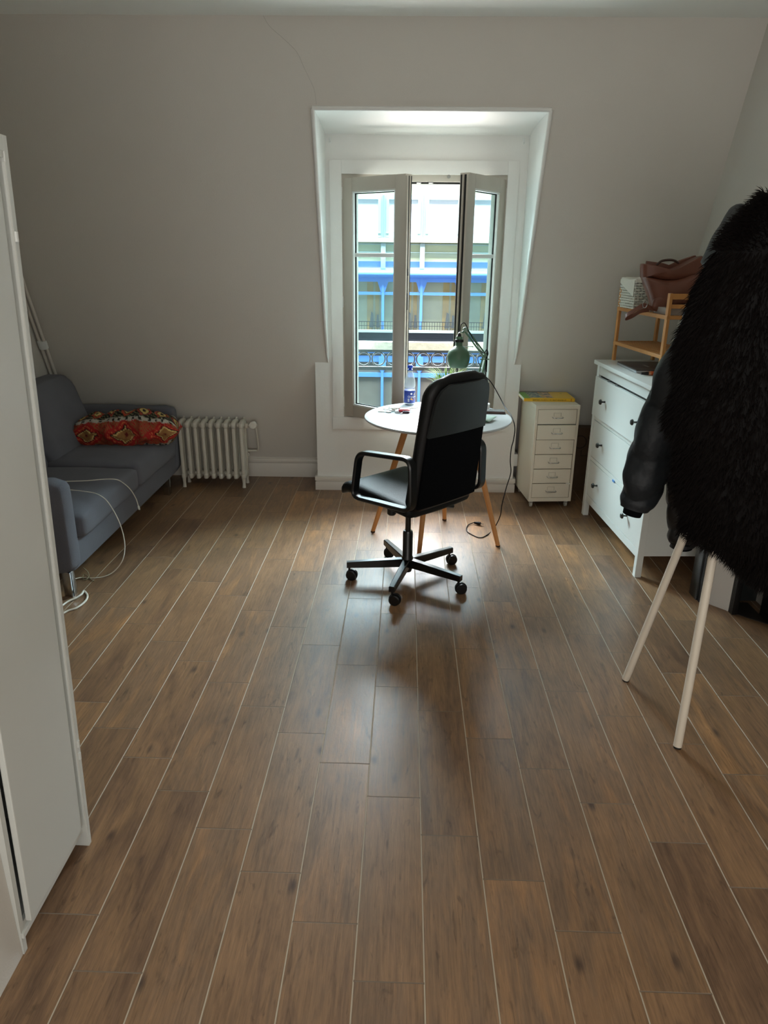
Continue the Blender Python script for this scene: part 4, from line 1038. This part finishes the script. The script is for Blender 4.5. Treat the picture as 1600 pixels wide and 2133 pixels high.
st_ = MB().band(smoothpath([bp_(1372, 645, YB-0.05), bp_(1356, 642, YB-0.055), bp_(1343, 636, YB-0.065), bp_(1330, 641, YB-0.07), bp_(1316, 650, YB-0.07), bp_(1305, 657, YB-0.06), bp_(1304, 663, YB-0.05), bp_(1318, 658, YB-0.045), bp_(1335, 648, YB-0.04), bp_(1352, 645, YB-0.035)], 6), (0.1, 0.55, 0.8), 0.026, 0.004)
st = obj('strap', st_, BROWN, bag)
obj('buckle', MB().tube([bp_(1343, 634, YB-0.07)+Vector((0.012*cos(2*pi*k/16), -0.004, 0.018*sin(2*pi*k/16))) for k in range(16)], 0.0022, 6, closed=True), CHR, st)

# ---------------------------------------------------------------- radiator
rd = thing('radiator', 'small white cast-iron column radiator beside the sofa under the slope', 'radiator', (-1.09, 4.93, 0))
NC, RP = 9, 0.0540
def rsec(x, leg=False):
    m = MB()
    for y in (-0.052, 0.0, 0.052):
        m.rbox((x, y, 0.265), (0.028 if y else 0.024, 0.040, 0.375), 0.011, (3, 3, 8))
    for z in (0.455, 0.085):
        m.rbox((x, 0, z), (0.034, 0.150, 0.044), 0.014, (3, 8, 4), lambda u, v, w_, p: Vector((p.x, p.y, p.z+(0.012*(1-abs(v)) if w_ > 0 else 0))))
    # pointed crest to the wall side
    m.prism([(0.02, 0.468), (0.07, 0.492), (0.075, 0.468)], 'x', x-0.006, x+0.006)
    if leg:
        for y in (-0.056, 0.056): m.tube([(x, y, 0.08), (x, y, 0.03), (x, y*1.08, 0.0)], [0.016, 0.011, 0.014], 10)
    return m
for i in range(NC):
    obj('section', rsec(-i*RP, i in (0, NC-1)), RAD, rd, smooth=50)
m = MB().tube([(-NC*RP+0.05, 0, 0.445), (0.01, 0, 0.445)], 0.016, 12); m.tube([(-NC*RP+0.05, 0, 0.09), (0.012, 0, 0.09)], 0.016, 12)
obj('joining_nipple', m, RAD, rd)
vk = Vector((-1.035, 4.90, 0.445))-Vector(rd.location)
m = MB().tube([(0.01, 0, 0.445), (0.06, 0, 0.445)], 0.010, 10); m.lathe([(0, 0), (0.014, 0), (0.014, 0.03), (0, 0.03)], 14, (0.028, 0, 0.43))
obj('valve', m, RAD, rd)
kx = px(525, 888, Y=4.88)-Vector(rd.location)
obj('dial', MB().lathe([(0, 0), (0.026, 0), (0.0275, 0.004), (0.0275, 0.026), (0.023, 0.032), (0.012, 0.033), (0.011, 0.028), (0, 0.028)], 28, (kx.x, 0.0, kx.z), RX(pi/2)), mat('dial_white', (224, 220, 210), 0.3), rd)
P = [px(531, 884, Y=4.97), px(534, 900, Y=4.97), px(538, 935, Y=5.02), px(528, 939, Y=5.03), px(512, 938, Y=5.03), px(495, 938, Y=5.03)]
m = MB().tube(smoothpath([p-Vector(rd.location) for p in P], 5), 0.0075, 9); m.tube(smoothpath([p-Vector(rd.location) for p in (px(515, 942, Y=5.03), px(518, 948, Y=5.02), px(505, 950, Y=5.0))], 4), 0.006, 8)
obj('feed_pipe', m, RAD, rd)

# ---------------------------------------------------------------- sofa
so = thing('sofa', 'grey-blue two-seater fabric sofa with chrome legs along the left wall', 'sofa', (-1.96, 4.02, 0))
SXF, SXB = 0.415, -0.43    # front and back in local x
Y0, Y1 = 3.085-4.02, 4.955-4.02
def soft(amp, fr=5.0, seed=0.0):
    def fn(u, v, w_, p):
        n_ = noise.noise(Vector((p.x*fr+seed, p.y*fr, p.z*fr))); return p+Vector((n_*amp*0.4, n_*amp*0.4, n_*amp))
    return fn
obj('base_panel', MB().rbox((0.0, 0, 0.195), (0.80, Y1-Y0-0.12, 0.15), 0.014, (6, 16, 3)), FAB, so, smooth=50)
for (y0, y1, nm) in ((Y0, Y0+0.145, 'n'), (Y1-0.14, Y1, 'f')):
    def armfn(u, v, w_, p, nm=nm):
        if nm == 'n': p.y += 0.03*(0.5-w_*0.5)*0+0.012*(w_)
        return p
    obj('arm', MB().rbox(((SXF+SXB)/2-0.005, (y0+y1)/2, 0.355), (SXF-SXB+0.01, y1-y0, 0.47), 0.055, (12, 6, 12), soft(0.006, 6, y0)), FAB, so, smooth=60)
def cush(cy, ly, z0, z1, seed, lift=0.0):
    def fn(u, v, w_, p):
        if w_ > 0: p.z += 0.022*(1-u**4)*(1-v**4)*1.0+0.006*noise.noise(Vector((p.x*6+seed, p.y*6, 0)))
        p.x += 0.010*noise.noise(Vector((p.y*4, p.z*9, seed)))*(u > 0.9)
        return p
    return MB().rbox((0.045, cy, (z0+z1)/2), (0.765, ly, z1-z0), 0.032, (22, 22, 8), fn)
ym = 4.055-4.02
c1_ = obj('seat_cushion', cush((Y0+0.145+ym)/2, ym-Y0-0.148, 0.255, 0.385, 1.0), FAB, so, smooth=60)
c2_ = obj('seat_cushion', cush((Y1-0.14+ym)/2, Y1-0.14-ym-0.004, 0.255, 0.402, 5.0), FAB, so, smooth=60)
def backc(y0, y1, seed):
    def fn(u, v, w_, p):
        # tall cushion leaning to the wall, thinner at the top
        t = (w_+1)/2; p.x *= (1-0.22*t); p.x += -0.11*t+0.02*(1-v*v)*(u > 0)
        if u > 0.5: 
            for by2 in (0.0,): p.x -= 0.012*math.exp(-((v-by2)**2+(w_-0.1)**2)*14)
        p.z -= 0.05*max(0, abs(v)-0.8)*5*max(0, w_)**3
        return p+Vector((0.006*noise.noise(Vector((p.y*5+seed, p.z*6, 0))), 0, 0))
    return MB().rbox((-0.20, (y0+y1)/2, 0.60), (0.25, y1-y0, 0.46), 0.075, (10, 20, 18), fn)
obj('back_cushion', backc(Y0+0.15, ym-0.005, 2), FAB, so, smooth=60)
obj('back_cushion', backc(ym+0.005, Y1-0.20, 7), FAB, so, smooth=60)
obj('back_frame', MB().rbox((-0.385, 0, 0.44), (0.09, Y1-Y0-0.10, 0.60), 0.04, (4, 16, 8), lambda u, v, w_, p: p+Vector((-0.0, 0, 0))), FAB, so, smooth=60)
for (x, y) in ((SXF-0.05, Y0+0.035), (SXF-0.05, Y1-0.27), (SXB+0.06, Y0+0.06), (SXB+0.06, Y1-0.08)):
    obj('leg', MB().box(x-0.022, x+0.022, y-0.006, y+0.006, 0, 0.13, 0.002).box(x+0.012, x+0.022, y-0.012, y+0.040, 0, 0.13, 0.002), CHR, so, smooth=30)
# kilim cushion
NU, NV = 150, 110
def kil(u, v):
    # u along, v across 0..1 ; bands of pattern
    R, K, W_, O, Gd = (164, 34, 30), (24, 22, 17), (176, 170, 158), (176, 70, 38), (150, 110, 62)
    v = v % 1.0
    if v < 0.10: # black floral
        return Gd if (abs(((u*9) % 1)-0.5)+abs(v/0.10-0.5)) < 0.34 else (K if (int(u*40)+int(v*60)) % 3 else (78, 84, 58))
    if v < 0.15:
        return K if (int(u*44) % 3 == 0 and 0.11 < v < 0.14) else W_
    if v < 0.47:
        a = abs(((u*2.8) % 1)-0.5)*2/1.0; b = abs((v-0.31)/0.16)
        d = a*1.15+b
        if d < 0.12: return (110, 30, 28)
        if d < 0.52: return Gd if int(d*22) % 4 else (150, 96, 56)
        if d < 0.60: return (222, 190, 120)
        if d < 0.68: return K
        if 0.80 < d < 0.92: return (204, 108, 64) if int((a-b)*12) % 2 else R
        if d > 1.12 and int(d*16) % 2: return (138, 92, 52)
        return R
    if v < 0.52:
        return K if (int(u*44) % 3 == 0 and 0.48 < v < 0.51) else W_
    if v < 0.78:
        a = abs(((u*6.5) % 1)-0.5)*2; b = abs((v-0.65)/0.13); d = a+b
        if d < 0.22: return K
        if d < 0.55: return (198, 172, 104)
        if d < 0.66: return K
        if d < 0.9: return O if int(u*6.5) % 2 else (158, 60, 44)
        return K if (int(u*60)+int(v*80)) % 4 else (120, 118, 84)
    if v < 0.83:
        return K if (int(u*44) % 3 == 1 and 0.79 < v < 0.82) else W_
    return R if (int(u*12+v*8) % 3) else O
A_ = Vector((-1.98, 4.36, 0)); LW_, DW_, HT_ = 0.70, 0.34, 0.25
ki = []; v = []; f = []; cols = []
for j in range(NV):
    th_ = 2*pi*j/NV
    for i in range(NU+1):
        s_ = -1+2*i/NU
        e_ = (1-abs(s_)**3.2)**0.5 if abs(s_) < 1 else 0.0
        e_ = max(e_, 0.0); wk = 0.30+0.70*e_; hk = 0.10+0.90*e_
        yy = DW_/2*wk*cos(th_)*(1+0.0*s_); zz = HT_/2*hk*(sin(th_)); 
        # pinched corners and wrinkles
        nn_ = noise.noise(Vector((s_*3.2, cos(th_)*1.8, sin(th_)*1.8))); n2 = noise.noise(Vector((s_*9, cos(th_)*4, sin(th_)*4+3)))
        g1 = 1+0.16*nn_+0.11*n2
        gather = math.exp(-((s_+0.42)/0.10)**2)*0.20
        zz *= g1*(1-gather*0.8); yy *= (g1-gather*0.6)
        xx = s_*LW_/2*(1-0.06*abs(sin(th_)))
        if s_ < -0.9: zz -= 0.03*(-s_-0.9)*10*0.4
        v.append((xx, yy, zz+0.012*noise.noise(Vector((s_*2, 0, 5)))))
        cols.append(kil((s_+1)/2+0.03*nn_, 0.99-1.36*(j/NV)+0.03*n2))
for j in range(NV):
    for i in range(NU): a = j*(NU+1)+i; b = ((j+1) % NV)*(NU+1)+i; f.append((a, a+1, b+1, b))
f.append(tuple(j*(NU+1) for j in range(NV))); f.append(tuple(j*(NU+1)+NU for j in range(NV-1, -1, -1)))
cu = MB().add(v, f)
pillow_loc = Vector((-1.775, 4.56, 0.408))
minz = min(q[2] for q in cu.v)
cu.v = [(x, y, max(z, minz*0.62)-minz*0.62) for x, y, z in cu.v]
PR = RZ(radians(6))
cu.xf(T(*pillow_loc) @ PR)
ko = obj('throw_pillow', cu, mat('kilim_weave', (0, 0, 0), 0.95, bump=0.3, bscale=300, attr='tint'), smooth=60, cols=cols)
tag(ko, 'crumpled red, black and white kilim-patterned pillow lying on the grey sofa', 'pillow')

# charging cables on the sofa
def cable(name, label, pts, r, m_, tip=None):
    t = smoothpath(pts, 8); o = thing(name, label, 'cable', (t[-1].x, t[-1].y, min(q.z for q in t)-r))
    off = Vector(o.location); obj('cord', MB().tube([q-off for q in t], r, 8), m_, o)
    if tip:
        d = (t[-1]-t[-3]).normalized(); e = t[-1]-off; obj('connector', MB().tube([e, e+d*0.008, e+d*0.012, e+d*0.026], [r*1.2, r*2.3, r*2.3, r*2.2], 8), PVCW, o)
        obj('metal_tip', MB().tube([e+d*0.026, e+d*0.034], r*1.5, 6), CHR, o)
    return o
P = [px(100, 1004, z=0.43), px(145, 1002.5, z=0.425), px(185, 1001, z=0.42), px(220, 998, z=0.42), px(243, 999, z=0.418), px(258, 1007, X=-1.53), px(272, 1020, X=-1.512), px(283, 1038, X=-1.505), px(288, 1053, X=-1.50)]
cable('charging_cable', 'thin white charging cable with its bare plug hanging over the sofa front', P, 0.0026, CABW, True)
P = [px(120, 1018, z=0.43), px(153, 1021, z=0.425), px(192, 1026, z=0.42), px(210, 1033, z=0.415), px(224, 1045, X=-1.50), px(240, 1070, X=-1.47), px(253, 1100, X=-1.45), px(260, 1135, X=-1.43), px(256, 1165, X=-1.43), px(240, 1188, z=0.02), px(220, 1200, z=0.004), px(195, 1204, z=0.004), px(170, 1203, z=0.005), px(155, 1206, z=0.02)]
cable('looped_cable', 'thin white cable looping from the sofa seat down to the floor', P, 0.0026, CABW)
P = [px(120, 1285, z=0.005), px(140, 1273, z=0.005), px(160, 1266, z=0.006), px(178, 1252, z=0.006), px(182, 1240, z=0.006), px(175, 1231, z=0.008), px(170, 1238, z=0.012), px(158, 1246, z=0.008), px(140, 1254, z=0.006), px(120, 1270, z=0.005)]
cable('extension_lead', 'thick white extension lead folded on the floor by the near sofa leg', P, 0.0048, CABW)
P = [px(172, 1182, z=0.05), px(182, 1190, z=0.03), px(185, 1200, z=0.012), px(178, 1208, z=0.005), px(172, 1204, z=0.005), px(176, 1196, z=0.01), px(190, 1207, z=0.004), px(196, 1211, z=0.006)]
cable('tangled_wire', 'small tangle of thin dark-gold wire behind the near sofa leg', P, 0.0022, mat('wire_olive', (150, 140, 112), 0.4))
# pipes in the corner above the sofa
pi_ = thing('corner_pipes', 'pair of thin white heating pipes running down the corner above the sofa', 'pipes', (XL+0.05, ys(0.9)-0.03, 0.88))
po_ = Vector(pi_.location)
for dx, r_ in ((0.020, 0.011), (0.052, 0.010)):
    pts = [(XL+dx, ys(z)-0.026, z) for z in (0.62, 0.88, 1.0, 1.2, 1.5, 1.9, 2.3, 2.68)]
    obj('pipe', MB().tube([Vector(q)-po_ for q in pts], r_, 10), TRIM, pi_)
obj('pipe_clip', MB().tube([(XL+0.036-po_.x, ys(z)-0.028-po_.y, z-po_.z) for z in (0.985, 1.035)], 0.032, 14, flat=0.75), PVCW, pi_)

# ---------------------------------------------------------------- wardrobe at the left
WY1 = 1.585; WT = 1.82
wd = thing('wardrobe', 'tall white wardrobe cropped by the left edge of the view', 'wardrobe', (-0.86, WY1, 0), 0)
wd.rotation_euler = (0, radians(2.15), 0)
W0 = -0.352      # near end of this unit in local y
D_ = 0.55
m = MB()
m.box(-D_, 0.0, -0.016, 0.0, 0.0, WT, 0.0015)           # far side panel, edge seen
m.box(-D_, -0.03, W0, -0.016, 0.070, 0.086); m.box(-D_, 0, W0, -0.016, WT-0.03, WT, 0.001)
m.box(-D_, -D_+0.01, W0, 0, 0.07, WT); m.box(-D_, -0.02, W0, W0+0.016, 0, WT)
obj('carcass', m, WARD, wd, smooth=None)
obj('plinth_rail', MB().box(-0.035, -0.014, W0+0.001, -0.016, 0.050, 0.066, 0.001).box(-0.035, -0.022, W0+0.001, -0.016, 0.066, 0.084), WARD, wd, smooth=None)
obj('door', MB().box(-0.016, -0.001, W0+0.02, -0.044, 0.086, WT-0.045, 0.003), WARD, wd, smooth=None)
obj('frame_stile', MB().box(-0.030, -0.016, -0.046, -0.016, 0.082, WT-0.04).tube([(-0.004, -0.018, 0.1), (-0.004, -0.018, WT-0.05)], 0.004, 6), WARD, wd, smooth=None)
obj('top_fascia', MB().box(-0.020, -0.002, W0, -0.018, WT-0.042, WT-0.003, 0.001), WARD, wd, smooth=None)
m = MB()
for zz in (0.30, 0.34, 1.62): m.tube([(0.0, -0.010, zz), (0.0, -0.010, zz+0.02)], 0.005, 8)
obj('hinge_pin', m, WARD, wd)
# painted plaster pier nearer to the viewer
m = MB().box(-1.46, -0.883, -1.5, 1.232, 0, ZC)
v_ = obj('wall_pier', m, WALL, smooth=None); struct(v_, 'white wall pier at the near left edge', 'wall')

# ---------------------------------------------------------------- fireplace at the right wall
fp = thing('fireplace', 'dark marble fireplace with black iron insert behind the hanging coats', 'fireplace', (1.66, 2.72, 0))
fo = Vector(fp.location)
def fpl(mb): return mb.xf(T(-fo.x, -fo.y, 0))
obj('pilaster', fpl(MB().box(1.500, XR-0.002, 3.195, 3.280, 0, 1.0, 0.002)), MARB, fp)
obj('pilaster', fpl(MB().box(1.500, XR-0.002, 2.10, 2.185, 0, 1.0, 0.002)), MARB, fp)
obj('lintel', fpl(MB().box(1.505, XR-0.002, 2.185, 3.195, 0.86, 1.0, 0.002)), MARB, fp)
obj('mantel_shelf', fpl(MB().box(1.45, XR-0.002, 2.03, 3.34, 1.0, 1.03, 0.004)), MARB, fp)
obj('black_jamb', fpl(MB().box(1.507, 1.60, 3.168, 3.195, 0, 0.86)), IRON, fp); obj('black_jamb', fpl(MB().box(1.507, 1.60, 2.185, 2.212, 0, 0.86)), IRON, fp)
CHK = mat('cheek_white', (206, 202, 196), 0.6)
obj('splayed_cheek', fpl(MB().prism([(1.537, 3.168), (1.615, 3.078), (1.63, 3.09), (1.60, 3.168)], 'z', 0, 0.86)), CHK, fp, smooth=None)
obj('splayed_cheek', fpl(MB().prism([(1.537, 2.212), (1.615, 2.302), (1.63, 2.29), (1.60, 2.212)], 'z', 0, 0.86)), CHK, fp, smooth=None)
obj('iron_frame', fpl(MB().box(1.612, 1.64, 3.045, 3.085, 0, 0.60, 0.002).box(1.612, 1.64, 2.295, 2.335, 0, 0.60, 0.002).box(1.612, 1.64, 2.335, 3.045, 0.55, 0.60, 0.002)), IRON, fp)
obj('iron_shutter', fpl(MB().box(1.745, 1.76, 2.33, 3.05, 0.0, 0.86).box(1.735, 1.747, 2.40, 2.98, 0.05, 0.50, 0.003)), IRON, fp)
obj('hearth_strip', fpl(MB().prism([(1.56, 3.168), (1.635, 3.05), (1.745, 2.95), (1.745, 3.168)], 'z', 0, 0.004)), mat('hearth_dark', (40, 34, 30), 0.5), fp)

# ---------------------------------------------------------------- coat stand with coats
cs = thing('coat_stand', 'white coat stand of three crossing poles, buried under dark coats', 'coat stand', (1.12, 2.24, 0))
co = Vector(cs.location)
X0_ = Vector((1.105, 2.265, 1.25))
F = [Vector((0.937, 2.467, 0.0)), Vector((0.993, 2.056, 0.0)), Vector((1.60, 1.98, 0.0))]
offs = [Vector((0.010, 0.014, 0)), Vector((-0.012, -0.012, 0)), Vector((0.012, -0.012, 0))]
for a, of in zip(F, offs):
    x_ = X0_+of; b = a+(x_-a)*(1.12 if a.x > 1.2 else 1.34)
    p_ = obj('pole', MB().tube([a-co+Vector((0, 0, 0.008)), b-co], 0.0145, 16), RACKW, cs)
    obj('rubber_foot', MB().tube([a-co, a-co+(x_-a).normalized()*0.012], 0.013, 14), RUB, p_)
obj('clamp', MB().lathe([(0, -0.02), (0.028, -0.02), (0.028, 0.02), (0, 0.02)], 16, X0_-co), RACKW, cs)

def coatloft(sl, n=44, seed=0, wob=0.012, Yc=None):
    """sl: list of (z, x_left, x_right, y_centre, half_depth)"""
    rings = []
    for (z, xl, xr, yc, hd) in sl:
        cx_, hw = (xl+xr)/2, (xr-xl)/2; rg_ = []
        for k in range(n):
            a = 2*pi*k/n; w_ = 1+wob*8*noise.noise(Vector((cos(a)*2.2+seed, sin(a)*2.2, z*2.0)))
            fold = 1+0.05*sin(9*a+seed+2.0*z)
            rg_.append(Vector((cx_+hw*cos(a), yc+hd*sin(a)*w_*fold, z+0.01*noise.noise(Vector((a, z, seed))))))
        rings.append(rg_)
    return rings
def interp(keys, z):
    keys = sorted(keys)
    if z <= keys[0][0]: return keys[0][1]
    for (a, x), (b, y) in zip(keys, keys[1:]):
        if z <= b:
            t = (z-a)/(b-a); t = t*t*(3-2*t); return x+(y-x)*t
    return keys[-1][1]
YFc = 2.13
sil = [(1600, 405), (1562, 430), (1520, 480), (1482, 545), (1452, 600), (1440, 650), (1420, 690), (1412, 740), (1412, 800), (1392, 850), (1388, 890), (1408, 918), (1402, 960), (1402, 1000), (1408, 1045), (1420, 1070)]
def fo_(b): return 6 if b < 760 else (10 if b < 900 else 18)
lk = [(px(a+fo_(b), b+6, Y=YFc).z, px(a+fo_(b), b+6, Y=YFc).x) for a, b in sil]
sl = []; zz = 0.60
while zz < 1.80:
    xl = interp(lk, zz)
    # the lower hem rises to the left: below it only the right part hangs
    if zz < 0.80: xl = interp([(0.60, 1.20), (0.68, 1.10), (0.735, 1.03), (0.765, 0.93), (0.80, interp(lk, 0.80))], zz)
    xr = 1.42 if zz < 1.5 else 1.42-(zz-1.5)*0.8
    sl.append((zz, xl, xr, YFc+0.02, 0.13 if zz < 1.55 else 0.13-(zz-1.55)*0.25)); zz += 0.03
rings = coatloft(sl, 48, 3.0)
fc = thing('fur_coat', 'long-haired dark brown fur coat hanging frontmost on the coat stand', 'coat', (1.2, YFc, 0.60))
off = Vector(fc.location)
obj('coat_body', MB().loft([[q-off for q in r] for r in rings]), FUR, fc, smooth=70)
rf = random.Random(2); m = MB(); n_ = 48
for i in range(46000):
    a = rf.random(); ri = rf.uniform(0, len(rings)-1.001); k = int(ri); t = ri-k
    # more hair where the outline is seen
    j = rf.randrange(n_)
    p = rings[k][j].lerp(rings[k+1][j], t).lerp(rings[k][(j+1) % n_].lerp(rings[k+1][(j+1) % n_], t), a)
    ang = 2*pi*(j+a)/n_; nrm = Vector((cos(ang), sin(ang), 0.0))
    if p.x > 1.36: continue
    if sin(ang) > 0.55: continue
    le = rf.uniform(0.018, 0.042); dr = (nrm*rf.uniform(0.35, 0.9)+Vector((rf.uniform(-.3, .3), rf.uniform(-.3, .3), -0.75+rf.uniform(-.3, .45)))).normalized()
    if ri < 3: dr = (dr+Vector((0, 0, -0.6))).normalized()
    if ri > len(rings)-6: dr = (nrm*0.7+Vector((rf.uniform(-.4, .4), 0, rf.uniform(-0.1, .6)))).normalized()
    sd = dr.cross(Vector((0, 1, 0))).normalized()*0.0011
    q = p-off; mid = q+dr*le*0.55; tip = q+dr*le+Vector((0, 0, -0.006))
    m.add([q-sd, q+sd, mid+sd*0.8, mid-sd*0.8, tip], [(0, 1, 2, 3), (3, 2, 4)])
fh = obj('fur', m, mat('fur_hair', (11, 6, 5), 0.65, spec=0.15, var=0.5, vscale=6), fc, smooth=None, recalc=False); fh['kind'] = 'stuff'

# dark padded jacket behind it
YJ = 2.46
pj = thing('padded_jacket', 'dark grey puffer jacket with quilted sleeves hanging behind the fur coat', 'jacket', (1.1, YJ, 0.62))
oj = Vector(pj.location)
def jx(x, y, dy=0.0): return px(x, y, Y=YJ+dy)-oj
def sleeve(cen, rad, nq, seed, flat=0.8):
    P = smoothpath([jx(*c) for c in cen], 14); n = len(P); R = []
    rk_ = [(i/(len(rad)-1), r) for i, r in enumerate(rad)]
    for i in range(n):
        t = i/(n-1); r = interp(rk_, t); q = abs(sin(pi*(t*nq)))**0.55; R.append(r*(0.90+0.10*q))
    m = MB().tube(P, [interp(rk_, i/(n-1)) for i in range(n)], 26, flat=flat)
    out = []
    for q_, v in enumerate(m.v):
        i, j = divmod(q_, 26); t = min(1, i/(n-1)); v = Vector(v)
        ph = t*nq+0.42*cos(2*pi*j/26+seed)
        puff = abs(sin(pi*ph))**0.6
        k = 0.84+0.18*puff
        # creases gathered towards every seam
        k += 0.035*(1-puff)*sin(2*pi*j/26*11+seed*3+ph*2)+0.02*sin(2*pi*j/26*17+ph*5)
        c_ = P[min(i, n-1)]; v = c_+(v-c_)*k
        out.append(tuple(v+0.006*Vector((noise.noise(v*14+Vector((seed, 0, 0))), noise.noise(v*17), 0.4*noise.noise(v*11)))))
    m.v = out
    return m
s1 = sleeve([(1500, 600), (1478, 650), (1443, 725), (1412, 795), (1390, 865), (1365, 930), (1346, 990), (1331, 1037), (1324, 1058)], [0.05, 0.058, 0.074, 0.086, 0.090, 0.088, 0.080, 0.068, 0.056], 5, 1)
sl1 = obj('sleeve', s1, PUFF, pj, smooth=60)
obj('cuff', MB().tube([jx(1321, 1058), jx(1316, 1072)], [0.036, 0.033], 20), BLKC, sl1)
s2 = sleeve([(1470, 640), (1452, 780), (1440, 900), (1425, 1000), (1424, 1060), (1424, 1110), (1423, 1136)], [0.07, 0.08, 0.07, 0.062, 0.058, 0.056, 0.05], 6, 4)
sl2 = obj('sleeve', s2, mat('black_nylon', (9, 11, 14), 0.5, bump=0.2, bscale=45), pj, smooth=60)
obj('cuff', MB().tube([jx(1423, 1128), jx(1422, 1142)], [0.040, 0.034], 20), BLKC, sl2)
lj = [(px(a, b, Y=YJ).z, px(a, b, Y=YJ).x) for a, b in [(1540, 470), (1520, 520), (1500, 560), (1475, 640), (1435, 760), (1400, 860), (1378, 930), (1382, 990), (1402, 1035)]]
sl = []; z1 = min(a for a, b in lj); zz = z1-0.02
while zz < 1.66:
    xl = interp(lj, zz); sl.append((zz, xl, max(xl+0.1, 1.36-max(0, zz-1.4)*0.5), YJ+0.02, 0.09+0.008*sin(zz*46))); zz += 0.02
r2 = coatloft(sl, 40, 9.0)
obj('jacket_body', MB().loft([[q-oj for q in r] for r in r2]), PUFF, pj, smooth=70)
hood = dens([(1466, 548), (1476, 528), (1488, 500), (1498, 482), (1512, 462), (1524, 440), (1533, 428), (1542, 425), (1550, 438), (1575, 470), (1590, 520), (1560, 590), (1500, 600)], 4)
obj('hood', inflate(hood, YJ, 0.10).xf(T(*(-oj))), PUFF, pj, smooth=60)
# small red garment edge peeping out
rdm = MB().rbox((0, 0, 0), (0.05, 0.05, 0.06), 0.02, (4, 4, 4)).xf(T(*px(1410, 700, Y=2.60)))
